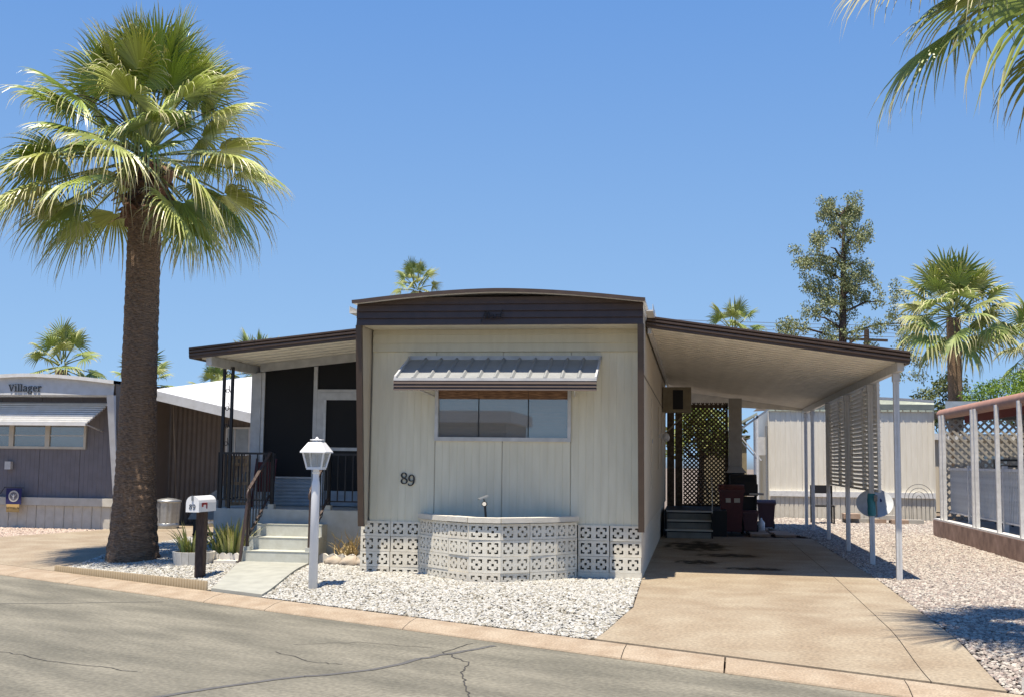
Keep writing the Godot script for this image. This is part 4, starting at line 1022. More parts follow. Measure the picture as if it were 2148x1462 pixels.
# ---------- neighbours ----------
func left_home():
	var t = thing("mobile_home", "lilac grey mobile home with white raked corner and slatted window awning", "mobile home", P(-10.82, 0, 7.9))
	var ar = func(u): return 2.935 + 0.14 * (1.0 - pow(abs(u + 10.82) / 1.83, 1.7))
	var A = []; var B = []; var A2 = []; var B2 = []
	for i in 25:
		var u = -12.68 + 3.72 * i / 24
		var y = ar.call(clamp(u, -12.65, -8.99))
		A.append(P(u, y + 0.02, 7.30)); B.append(P(u, y + 0.02, 19.0)); A2.append(P(u, y - 0.05, 7.30)); B2.append(P(u, y - 0.05, 19.0))
	var roof = part(t, "roof", MB.new().strip(A, B).strip(A2, B2).strip(A, A2).strip(B, B2), "roof_white")
	var f = MB.new(); var lo = []; var hi = []; var hb = []
	for i in 25:
		var u = -12.65 + 3.66 * i / 24
		lo.append(P(u, 2.665, 7.37)); hi.append(P(u, ar.call(u) - 0.05, 7.40)); hb.append(P(u, 2.665, 7.45))
	part(t, "fascia", f.strip(lo, hi).strip(lo, hb), "neighbor_white")
	text(t, "nameplate", "Villager", 0.14, 0.012, P(-10.9, 2.80, 7.36), "ink", "Droid Serif", Vector3(0, 0, 0.0), true)
	for s in [-1, 1]:
		var a = -10.82 + s * 1.60; var b = -10.82 + s * 1.83
		part(t, "corner_trim", MB.new().hexa([P(a + s * 0.14, 0.60, 7.72), P(b, 0.60, 7.72), P(b, 0.60, 7.80), P(a + s * 0.14, 0.60, 7.80), P(a + s * 0.08, 2.665, 7.38), P(b, 2.665, 7.38), P(b, 2.665, 7.48), P(a + s * 0.08, 2.665, 7.48)]), "neighbor_white")
		part(t, "side_wall", MB.new().hexa([P(b, 0.0, 7.78), P(b - s * 0.03, 0.0, 7.78), P(b - s * 0.03, 0.0, 19), P(b, 0.0, 19), P(b, 2.9, 7.45), P(b - s * 0.03, 2.9, 7.45), P(b - s * 0.03, 2.9, 19), P(b, 2.9, 19)]), "corrugated_brown")
	bx(t, "soffit", "neighbor_white", -12.62, -9.02, 2.64, 2.664, 7.42, 7.92)
	for k in 4: part(t, "wall_panel", corrugated(-12.6 + k * 0.89, -12.6 + k * 0.89 + 0.884, 0.56, 2.64, 7.90, 0.098, 0.01, 0.004), "lilac")
	bx(t, "bottom_rail", "skirt_cream", -12.66, -8.985, 0.44, 0.60, 7.80, 7.92)
	for k in 6: part(t, "skirting_panel", corrugated(-12.64 + k * 0.609, -12.64 + k * 0.609 + 0.603, -0.08, 0.435, 7.86, 0.2, 0.03, 0.012), "skirt_cream")
	var w = part(t, "window", MB.new().box(-12.25, -9.80, 1.585, 1.635, 7.85, 7.91).box(-12.25, -9.80, 2.10, 2.14, 7.85, 7.91).box(-9.85, -9.80, 1.635, 2.10, 7.85, 7.91).box(-10.70, -10.60, 1.635, 2.10, 7.85, 7.91).box(-11.50, -11.40, 1.635, 2.10, 7.85, 7.91).box(-12.25, -12.2, 1.635, 2.10, 7.85, 7.91), "skirt_cream")
	for q in [[-10.6, -9.85], [-11.4, -10.7], [-12.2, -11.5]]:
		bx(w, "pane", "glass", q[0], q[1], 1.635, 2.10, 7.88, 7.885)
		bx(w, "sash_bar", "alum_white", q[0], q[1], 1.85, 1.872, 7.865, 7.878)
		bx(w, "curtain", "metal_blue" if q[0] > -11 else "dark", q[0], q[1], 1.635, 2.10, 7.895, 7.899)
	var aw = bx(t, "window_awning", "neighbor_white", -12.3, -9.25, 2.50, 2.53, 7.80, 7.9)
	for k in 9: part(aw, "slat", MB.new().hexa([P(-12.3, 2.47 - k * 0.046, 7.72 - k * 0.048), P(-9.28 - k * 0.028, 2.47 - k * 0.046, 7.72 - k * 0.048), P(-9.28 - k * 0.028, 2.49 - k * 0.046, 7.82 - k * 0.048), P(-12.3, 2.49 - k * 0.046, 7.82 - k * 0.048), P(-12.3, 2.50 - k * 0.046, 7.72 - k * 0.048), P(-9.28 - k * 0.028, 2.50 - k * 0.046, 7.72 - k * 0.048), P(-9.28 - k * 0.028, 2.52 - k * 0.046, 7.82 - k * 0.048), P(-12.3, 2.52 - k * 0.046, 7.82 - k * 0.048)]), "roof_white")
	bx(aw, "front_rim", "roof_white", -12.3, -9.50, 2.05, 2.10, 7.26, 7.29)
	part(aw, "arm", MB.new().bar(P(-9.52, 2.08, 7.3), P(-9.45, 1.95, 7.88), 0.02), "alum_white")
	bx(t, "meter_box", "alum_white", -11.53, -11.40, 1.16, 1.32, 7.80, 7.89)
	# flag on a little staff
	var g = thing("garden_flag", "navy and gold veteran flag hung in front of the lilac home", "flag", P(-11.2, 0.3, 7.7))
	bx(g, "banner", "navy", -11.40, -11.06, 0.46, 0.78, 7.70, 7.705)
	bx(g, "lower_strip", "gold", -11.38, -11.10, 0.30, 0.458, 7.70, 7.705)
	var ringm = MB.new(); var disc = []
	for k in 24: disc.append(P(-11.23 + 0.115 * cos(TAU * k / 24), 0.62 + 0.115 * sin(TAU * k / 24), 7.697))
	ringm.fan(P(-11.23, 0.62, 7.697), disc); part(g, "seal", ringm, "sticker")
	var ring2 = MB.new(); disc = []
	for k in 24: disc.append(P(-11.23 + 0.085 * cos(TAU * k / 24), 0.62 + 0.085 * sin(TAU * k / 24), 7.694))
	ring2.fan(P(-11.23, 0.62, 7.694), disc); part(g, "seal_field", ring2, "lilac")
	part(g, "emblem", MB.new().bar(P(-11.29, 0.66, 7.691), P(-11.23, 0.60, 7.691), 0.02, 0.004).bar(P(-11.17, 0.66, 7.691), P(-11.23, 0.60, 7.691), 0.02, 0.004).bar(P(-11.23, 0.66, 7.691), P(-11.23, 0.56, 7.691), 0.025, 0.004), "white")
	text(g, "lettering", "VETERAN", 0.044, 0.003, P(-11.24, 0.38, 7.696), "ink", "Droid Serif")
	part(g, "staff", MB.new().bar(P(-11.46, 0.8, 7.71), P(-11.02, 0.79, 7.71), 0.014).bar(P(-11.44, 0.8, 7.71), P(-11.8, 0.1, 7.5), 0.012), "black_iron")
	# lean-to beside it
	t = thing("lean_to", "brown corrugated lean-to with a white sloping roof beside the lilac home", "shed", P(-8.0, 0, 10))
	part(t, "front_wall", upright_ribs(-8.98, -7.06, 0.0, 0.0, 2.86, 2.28, 9.98, 0.11, 0.018), "corrugated_brown")
	part(t, "side_wall", MB.new().box(-7.06, -7.03, 0.0, 2.25, 10.0, 16.0), "corrugated_brown")
	part(t, "roof", MB.new().hexa([P(-8.95, 2.82, 8.78), P(-6.52, 2.30, 8.78), P(-6.52, 2.80, 16), P(-8.95, 3.7, 16), P(-8.95, 2.85, 8.78), P(-6.52, 2.33, 8.78), P(-6.52, 2.83, 16), P(-8.95, 3.73, 16)]), "roof_white")
	part(t, "fascia", MB.new().hexa([P(-8.95, 2.68, 8.72), P(-6.50, 2.15, 8.72), P(-6.50, 2.15, 8.77), P(-8.95, 2.68, 8.77), P(-8.95, 2.88, 8.72), P(-6.50, 2.35, 8.72), P(-6.50, 2.35, 8.77), P(-8.95, 2.88, 8.77)]), "neighbor_white")
	var wd = part(t, "window", MB.new().box(-7.66, -7.10, 1.50, 1.54, 9.92, 9.96).box(-7.66, -7.10, 2.08, 2.12, 9.92, 9.96).box(-7.66, -7.62, 1.54, 2.08, 9.92, 9.96).box(-7.14, -7.10, 1.54, 2.08, 9.92, 9.96).box(-7.46, -7.44, 1.54, 2.08, 9.92, 9.96), "alum_white")
	bx(wd, "pane", "metal_blue", -7.62, -7.14, 1.54, 2.08, 9.945, 9.955)
	for q in [[-8.22, 8.4, 0.60, "shiny ribbed galvanized trash can beside the palm trunk"], [-7.80, 9.35, 0.62, "galvanized trash can standing in the lean-to's shade"]]:
		t = thing("trash_can", q[3], "trash can", P(q[0], 0, q[1]), "galvanized trash cans")
		var mb = MB.new(); mb.sm(1)
		for k in 56:
			var e = []
			for p in [[k, 0.03, 0.215], [k + 1, 0.03, 0.215], [k + 1, q[2] - 0.06, 0.24], [k, q[2] - 0.06, 0.24]]:
				var a = TAU * p[0] / 56; var r = p[2] + (0.012 if int(p[0]) % 4 < 2 else 0.0)
				e.append(P(q[0] + r * cos(a), p[1], q[1] + r * sin(a)))
			mb.quad(e[0], e[1], e[2], e[3])
		part(t, "body", mb, "galvanized")
		part(t, "band", MB.new().lathe(P(q[0], 0, q[1]), [[0.22, 0.0], [0.235, 0.01], [0.235, 0.10], [0.225, 0.11]], 28), "galvanized")
		part(t, "lid", MB.new().lathe(P(q[0], 0, q[1]), [[0.25, q[2] - 0.08], [0.265, q[2] - 0.07], [0.265, q[2] - 0.03], [0.15, q[2] + 0.0], [0.0, q[2] + 0.02]], 28), "galvanized")
	t = thing("covered_grill", "grill under a slanted grey cover left of the porch", "grill", P(-5.4, 0, 4.6))
	part(t, "cover", MB.new().hexa([P(-5.95, 0.42, 4.3), P(-4.95, 0.42, 4.3), P(-4.95, 0.42, 4.9), P(-5.95, 0.42, 4.9), P(-5.80, 0.72, 4.35), P(-4.98, 1.22, 4.35), P(-4.98, 1.22, 4.85), P(-5.80, 0.72, 4.85)]), "cover_gray")
	for q in [[-5.85, 4.36], [-5.02, 4.36], [-5.85, 4.84], [-5.02, 4.84]]: bx(t, "leg", "dark", q[0] - 0.02, q[0] + 0.02, 0.0, 0.43, q[1] - 0.02, q[1] + 0.02)
	bx(t, "lower_shelf", "dark", -5.88, -5.0, 0.15, 0.18, 4.34, 4.86)
func far_home():
	var t = thing("mobile_home", "beige mobile home with pale green banded roof edge behind the carport", "mobile home", P(6.6, 0, 18.3))
	for k in 5: part(t, "wall_panel", corrugated(4.50 + k * 0.86, 4.50 + k * 0.86 + 0.855, 0.74, 2.96, 18.3, 0.14, 0.02, 0.008), "far_siding")
	bx(t, "wall_core", "dark", 4.52, 8.76, 0.1, 2.95, 18.32, 18.36)
	bx(t, "bottom_rail", "white", 4.48, 8.80, 0.60, 0.745, 18.22, 18.31)
	for k in 7: part(t, "skirting_panel", corrugated(4.52 + k * 0.611, 4.52 + k * 0.611 + 0.606, -0.05, 0.60, 18.27, 0.12, 0.03, 0.015), "skirt_cream")
	var top = func(u): return 3.31 - 0.10 * pow((u - 6.5) / 2.3, 2.0)
	var A = []; var B = []; var C = []; var D = []
	for i in 23:
		var u = 4.45 + 4.36 * i / 22
		A.append(P(u, 2.955, 18.24)); B.append(P(u, 3.10, 18.20)); C.append(P(u, top.call(u) - 0.07, 18.24)); D.append(P(u, top.call(u), 18.22))
	part(t, "roof_band", MB.new().strip(A, B).strip(B, C), "far_green")
	var E2 = []
	for i in 23: E2.append(D[i] + Vector3(0, 0.0, -8.0))
	part(t, "roof", MB.new().strip(C, D).strip(D, E2), "roof_white")
	for k in 22: part(t, "scallop", MB.new().box(4.47 + k * 0.197, 4.47 + k * 0.197 + 0.17, 2.90, 2.955, 18.235, 18.25), "far_green")
	bx(t, "side_wall", "far_siding", 4.46, 4.50, 0.1, 2.95, 18.3, 26)
	bx(t, "side_wall", "far_siding", 8.78, 8.82, 0.1, 2.95, 18.3, 26)
	bx(t, "utility_box", "alum_white", 4.18, 4.40, 1.7, 2.2, 18.4, 18.6)
	part(t, "pipe", MB.new().tube([P(4.42, 0, 18.35), P(4.42, 2.5, 18.35)], 0.03, 8), "galvanized")
	var f = thing("folded_awning", "metal fold-out awning on slanted struts left of the beige home", "awning", P(3.9, 0, 17.6))
	part(f, "sheet", MB.new().hexa([P(3.3, 2.30, 16.9), P(4.1, 2.75, 16.9), P(4.1, 2.75, 20), P(3.3, 2.30, 20), P(3.3, 2.36, 16.9), P(4.1, 2.81, 16.9), P(4.1, 2.81, 20), P(3.3, 2.36, 20)]), "far_green")
	for v in [16.95, 18.5]:
		part(f, "strut", MB.new().bar(P(3.45, 2.2, v), P(4.4, 2.9, v), 0.05), "galvanized"); part(f, "strut", MB.new().bar(P(3.6, 2.25, v), P(4.2, 1.55, v), 0.03), "alum_white")
		part(f, "leg", MB.new().bar(P(4.1, 0, v), P(4.1, 2.75, v), 0.05), "post_white")
	var sh = thing("garden_shed", "tan board shed seen through the gap beside the lattice", "shed", P(3.6, 0, 21))
	bx(sh, "wall", "ac_tan", 2.6, 4.0, 0, 2.2, 21, 23); part(sh, "roof", MB.new().box(2.5, 4.1, 2.2, 2.3, 20.9, 23.1), "cover_gray")
	bx(sh, "door", "dark", 3.35, 3.75, 0.0, 1.9, 20.97, 20.99)
	var bh = thing("mobile_home", "distant tan mobile home seen through the lattice of the stucco porch", "mobile home", P(12, 0, 26))
	for k in 6: part(bh, "wall_panel", corrugated(8.9 + k * 1.1, 8.9 + k * 1.1 + 1.09, 0.0, 2.3, 25.0, 0.2, 0.02, 0.01), "side_siding")
	bx(bh, "roof_edge", "roof_white", 8.8, 15.6, 2.3, 2.5, 24.8, 28.0); bx(bh, "wall_core", "column", 8.9, 15.5, 0.0, 2.3, 25.02, 28.0)
	bx(bh, "window", "glass", 11.2, 12.4, 1.1, 1.8, 24.96, 24.98)
	# patio cover to the right of the beige home
	var pc = thing("patio_cover", "flat blue grey patio cover between the beige home and the salmon awning", "patio cover", P(10, 0, 17))
	bx(pc, "fascia", "metal_blue", 8.84, 13.5, 2.92, 3.12, 16.9, 16.96)
	bx(pc, "sheet", "cover_gray", 8.84, 13.5, 2.86, 2.90, 16.97, 22)
	for u in [9.0, 11.2, 13.4]: bx(pc, "post", "lattice", u - 0.05, u + 0.05, 0, 2.86, 17.0, 17.1)
	# things in the gravel in front of it
	t = thing("metal_chair", "black metal chair by the beige home behind the louvers", "chair", P(5.6, 0, 15.5))
	for q in [[5.35, 15.4], [5.85, 15.4], [5.35, 15.9], [5.85, 15.9]]: bx(t, "leg", "black_iron", q[0] - 0.02, q[0] + 0.02, 0.0, 0.45 if q[1] < 15.5 else 0.95, q[1] - 0.02, q[1] + 0.02)
	bx(t, "seat", "black_iron", 5.33, 5.87, 0.43, 0.47, 15.38, 15.92); bx(t, "backrest", "black_iron", 5.35, 5.85, 0.75, 0.95, 15.88, 15.91)
	rng.seed = 9
	for k in 7:
		var u = [6.35, 6.35, 6.62, 7.0, 7.25, 7.5, 7.9][k]; var y = [0.0, 0.13, 0.0, 0.0, 0.1, 0.0, 0.0][k]
		var o = bx(self, "concrete_block", "paver" if k % 2 else "column", u - 0.2, u + 0.2, y, y + 0.12, 16.1 + rf(-0.2, 0.2), 16.4)
		o.name = numbered("concrete_block"); tag(o, ["low concrete block left of the pile under the dish", "upper concrete block at the pile's left end", "concrete block second along the pile behind the dish", "concrete block mid pile under a leaning slab", "upper slab resting across the block pile", "concrete block right of the leaning slab", "last concrete block of the pile toward wire trellis"][k], "block", "blocks piled by the beige home")
	t = thing("wire_trellis", "arched wire garden trellis leaning on the beige home's skirting", "trellis", P(8.3, 0, 17.9))
	for k in 4:
		var r = 0.36 - k * 0.1; var pts = []
		pts.append(P(8.32 - r, 0, 17.9))
		for i in 13: pts.append(P(8.32 - r * cos(PI * i / 12), 0.62 + r * sin(PI * i / 12), 17.95))
		pts.append(P(8.32 + r, 0, 17.9)); part(t, "wire", MB.new().tube(pts, 0.008, 4), "wire")
func right_porch():
	var t = thing("porch", "reddish stucco porch with white posts, white railing and salmon awning roof", "porch", P(8.5, 0, 7.5))
	part(t, "stucco_wall", MB.new().box(7.42, 7.62, -0.08, 0.34, 2.0, 11.45), "stucco_red")
	bx(t, "end_wall", "stucco_red", 7.62, 10.6, -0.08, 0.34, 11.3, 11.45)
	bx(t, "wall_cap", "white", 7.43, 7.60, 0.343, 0.375, 2.0, 11.43)
	bx(t, "floor", "cover_gray", 7.62, 10.6, 0.20, 0.33, 2.0, 11.3)
	for v in [10.75, 10.45, 7.95, 7.70, 6.2, 4.8, 3.2]: bx(t, "post", "white", 7.435, 7.50, 0.375, 2.50, v - 0.035, v + 0.035)
	var rl = part(t, "railing", MB.new().box(7.70, 7.75, 1.38, 1.43, 2.0, 11.2).box(7.71, 7.74, 0.50, 0.53, 2.0, 11.2), "white")
	for k in 88:
		var v = 2.15 + k * 0.103
		part(rl, "baluster", MB.new().box(7.716, 7.734, 0.53, 1.38, v - 0.008, v + 0.008), "white")
	for v in [9.4, 6.8, 5.2]: bx(rl, "newel", "white", 7.685, 7.765, 0.33, 1.48, v - 0.04, v + 0.04)
	# awning roof with a rounded salmon edge
	var edge = MB.new().tube([P(7.57, 2.53, 11.1), P(7.57, 2.53, 2.0)], 0.105, 16)
	part(t, "roof_edge", edge, "salmon")
	part(t, "roof_sheet", MB.new().hexa([P(7.6, 2.52, 2.0), P(10.8, 3.0, 2.0), P(10.8, 3.0, 11.1), P(7.6, 2.52, 11.1), P(7.6, 2.58, 2.0), P(10.8, 3.06, 2.0), P(10.8, 3.06, 11.1), P(7.6, 2.58, 11.1)]), "pan_white")
	bx(t, "valance", "maroon", 8.0, 8.04, 2.36, 2.58, 2.0, 11.0)
	bx(t, "back_beam", "dark", 9.88, 9.98, 2.20, 2.30, 2.0, 11.2)
	lattice(t, "lath", 7.66, 10.6, 0.36, 2.52, 11.36, 0.115, 0.045, "column")
	bx(t, "end_beam", "dark", 7.62, 10.7, 2.45, 2.56, 11.30, 11.35)
	for v in [3.2, 5.9, 8.6, 11.2]: bx(t, "back_post", "lattice", 9.9, 9.97, 0.33, 2.9, v - 0.04, v + 0.04)
	var tb = thing("patio_table", "black patio table and chair backs showing above the white railing", "table", P(8.8, 0.33, 9.6))
	bx(tb, "table_top", "black_iron", 8.4, 9.3, 1.05, 1.08, 9.2, 10.2)
	for q in [[8.45, 9.25], [9.25, 9.25], [8.45, 10.15], [9.25, 10.15]]: bx(tb, "leg", "black_iron", q[0] - 0.02, q[0] + 0.02, 0.33, 1.05, q[1] - 0.02, q[1] + 0.02)
	for v in [8.6, 10.5]:
		var c = thing("patio_chair", "black patio chair %s the table behind the white railing" % ("this side of" if v < 9 else "beyond"), "chair", P(8.7, 0.33, v), "patio chairs")
		for u in [8.45, 8.95]: bx(c, "back_leg", "black_iron", u - 0.018, u + 0.018, 0.33, 1.62, v - 0.018, v + 0.018)
		for y in [1.36, 1.48, 1.60]: bx(c, "back_rail", "black_iron", 8.468, 8.932, y - 0.02, y + 0.02, v - 0.012, v + 0.012)
		bx(c, "seat", "black_iron", 8.43, 8.97, 0.76, 0.79, v - 0.4, v + 0.02)
		for u in [8.46, 8.94]: bx(c, "front_leg", "black_iron", u - 0.018, u + 0.018, 0.33, 0.76, v - 0.4, v - 0.364)
	rng.seed = 3
	scallops("two white scalloped edging stones at the lower right corner by the kerb", [4.72, -5.66], [5.32, -6.0], "edging_white", "scalloped edging")
func trees():
	far_palm("ragged fan palm above the lilac home's roof", [-17.4, 20.0], 4.15, 0.2, 0.75, 0.72, 26, 0.55, 101)
	far_palm("fan palm half hidden behind the thick palm trunk", [-17.6, 26.0], 3.9, 0.2, 0.75, 0.72, 24, 0.4, 102)
	far_palm("small fan palm over the white lean-to roof", [-16.9, 31.0], 3.9, 0.2, 0.7, 0.65, 24, 0.3, 103)
	far_palm("fan palm showing above and under the porch roof", [-13.2, 26.0], 4.4, 0.2, 0.8, 0.8, 28, 0.6, 104)
	far_palm("bright fan palm rising over the left of the main roof", [-8.3, 30.0], 8.0, 0.2, 0.6, 0.6, 24, 0.2, 105)
	far_palm("fan palm top peeking over the carport roof", [4.1, 36.0], 6.9, 0.2, 0.8, 0.75, 22, 0.2, 106)
	far_palm("large fan palm with a skirt of pale fronds at the right", [11.0, 26.0], 6.35, 0.245, 1.15, 1.15, 46, 0.75, 107)
	far_palm("fan palm cut off by the right edge of the picture", [15.0, 30.0], 5.9, 0.24, 1.0, 1.0, 30, 0.7, 108)
	# tall wispy evergreen with a dark trunk
	rng.seed = 61
	var t = thing("evergreen_tree", "tall wispy evergreen tree with a dark straight trunk behind the carport", "tree", P(8.6, 0, 36))
	var tr = MB.new().tube([P(8.55, -0.1, 36), P(8.6, 5, 36), P(8.7, 9, 36), P(8.75, 11.8, 36)], [0.26, 0.2, 0.13, 0.05], 10)
	var lf = MB.new()
	var gc = [[0.20, 0.235, 0.10], [0.25, 0.27, 0.12], [0.30, 0.30, 0.15], [0.17, 0.21, 0.095]]
	for q in [[6.35, 7.2, -2.2, 0.35, 0.4], [7.4, 7.6, -1.2, 0.6, 0.8], [8.2, 7.9, -0.8, 0.5, 1.0], [10.2, 8.3, 1.5, 1.0, 0.9], [11.2, 7.4, 2.6, 0.8, 0.9], [11.4, 6.2, 2.8, 0.5, 0.8], [9.6, 6.8, 1.0, 0.7, 0.8], [7.6, 8.6, -1.1, 0.5, 0.5], [9.6, 9.0, 0.9, 0.5, 0.5], [7.7, 9.7, -0.9, 0.6, 0.45], [9.4, 10.0, 0.6, 0.5, 0.5], [7.3, 10.4, -1.3, 0.5, 0.35], [8.2, 10.6, -0.4, 0.6, 0.5], [9.3, 11.0, 0.6, 0.45, 0.4], [8.2, 11.5, -0.5, 0.6, 0.35], [8.8, 11.9, 0.1, 0.5, 0.5], [9.2, 12.5, 0.4, 0.25, 0.35], [8.2, 12.4, -0.4, 0.3, 0.25], [8.6, 9.3, 0, 0.5, 0.7], [8.5, 8.5, 0, 0.6, 0.6]]:
		var c = P(q[0], q[1], 36 + rf(-0.7, 0.7)); var hub = P(8.65, q[1] - 0.5, 36)
		tr.tube([hub, hub.lerp(c, 0.6) + Vector3(0, 0.15, 0), c], [0.06, 0.04, 0.015], 5)
		for k in 15:
			var cc = c + Vector3(rf(-1, 1) * q[3] * 1.25, rf(-1.3, 0.9) * q[4] * 1.1, rf(-0.7, 0.7))
			leafy(lf, cc, Vector3(0.26, 0.30, 0.26), 85, 0.105, gc, 1.3)
	part(t, "trunk", tr, "limb"); part(t, "crown", lf, "leaf_dull")
	# feathery bright tree at the right edge
	rng.seed = 71
	t = thing("feathery_tree", "bright green feathery tree above the salmon awning", "tree", P(12.6, 0, 24))
	tr = MB.new().tube([P(12.8, -0.1, 24), P(12.7, 1.5, 24), P(12.5, 3.2, 24)], [0.16, 0.13, 0.07], 8)
	lf = MB.new()
	for k in 60:
		var a = rf(0, TAU); var r = sqrt(rng.randf())
		var c = P(12.75 + cos(a) * r * 1.75, 3.55 + rf(-0.9, 0.95) * (1.05 - r * 0.6), 24 + sin(a) * r * 1.3)
		if k % 6 == 0: tr.tube([P(12.6, 2.6, 24), c], [0.04, 0.012], 5)
		leafy(lf, c, Vector3(0.36, 0.30, 0.36), 330, 0.075, [[0.16, 0.26, 0.025], [0.21, 0.31, 0.035], [0.13, 0.21, 0.02]], 0.5)
	part(t, "trunk", tr, "limb"); part(t, "crown", lf, "leaf_dull")
	var bs = [["grey green tree beyond the beige home's roof corner", [12.5, 40], [1.4, 1.1], 4.1, 6], ["olive tree left of the large palm trunk", [13.7, 40], [1.3, 1.6], 4.4, 8], ["yellow green bush seen through the lattice screen", [2.6, 19.5], [1.3, 0.8], 2.5, 12], ["leafy shrub behind the railing porch lattice", [12.2, 12.0], [1.2, 1.3], 2.2, 14]]
	for b in bs:
		rng.seed = int(b[1][0] * 100)
		t = thing("broadleaf_tree", b[0], "tree", P(b[1][0], 0, b[1][1]), "small trees between the lots")
		tr = MB.new().tube([P(b[1][0], -0.1, b[1][1]), P(b[1][0] + 0.1, b[3], b[1][1])], [0.12, 0.04], 7)
		lf = MB.new()
		for k in b[4]:
			var c = P(b[1][0] + rf(-1, 1) * b[2][0] * 0.7, b[3] + rf(-1, 1) * b[2][1] * 0.7, b[1][1] + rf(-0.6, 0.6))
			tr.tube([P(b[1][0] + 0.05, b[3] * 0.6, b[1][1]), c], [0.03, 0.01], 4)
			leafy(lf, c, Vector3(0.6, 0.5, 0.6), 170, 0.17, [[0.10, 0.13, 0.05], [0.13, 0.16, 0.06], [0.17, 0.19, 0.06]] if b[1][1] > 25 else [[0.20, 0.24, 0.05], [0.26, 0.27, 0.07], [0.15, 0.19, 0.05]], 0.2)
		part(t, "trunk", tr, "limb"); part(t, "crown", lf, "leaf_dull")
	t = thing("utility_pole", "wooden utility pole with crossarm and wires beyond the carport", "utility pole", P(10.9, 0, 45))
	part(t, "pole", MB.new().tube([P(10.9, -0.1, 45), P(10.9, 8.1, 45)], [0.17, 0.13], 10), "limb")
	part(t, "crossarm", MB.new().bar(P(9.9, 7.65, 45), P(11.9, 7.55, 45), 0.12), "limb")
	var t2 = thing("utility_pole", "utility pole whose wires run behind the main home roof", "utility pole", P(-2, 0, 45))
	part(t2, "pole", MB.new().tube([P(-2, -0.1, 45.4), P(-2, 8.6, 45.4)], [0.17, 0.13], 10), "limb")
	for k in 4:
		var pts = []
		for i in 13:
			var w = i / 12.0
			pts.append(P(lerp(-2.0, 60.0, w), 7.5 + k * 0.22 + 3.0 * (w - 0.5) * (w - 0.5), 45.0 + k * 0.3))
		part(t, "wire", MB.new().tube(pts, 0.012, 4), "wire")
func opposite_home():
	# across the street, behind the camera: it is what the front window mirrors
	var t = thing("mobile_home", "brown mobile home with white roof edge mirrored in the front window", "mobile home", P(-10, 0, -25))
	bx(t, "wall", "corrugated_brown", -16, -3.9, 0, 2.75, -29, -24); bx(t, "roof_edge", "roof_white", -16.1, -3.7, 2.75, 3.15, -29.2, -23.8)

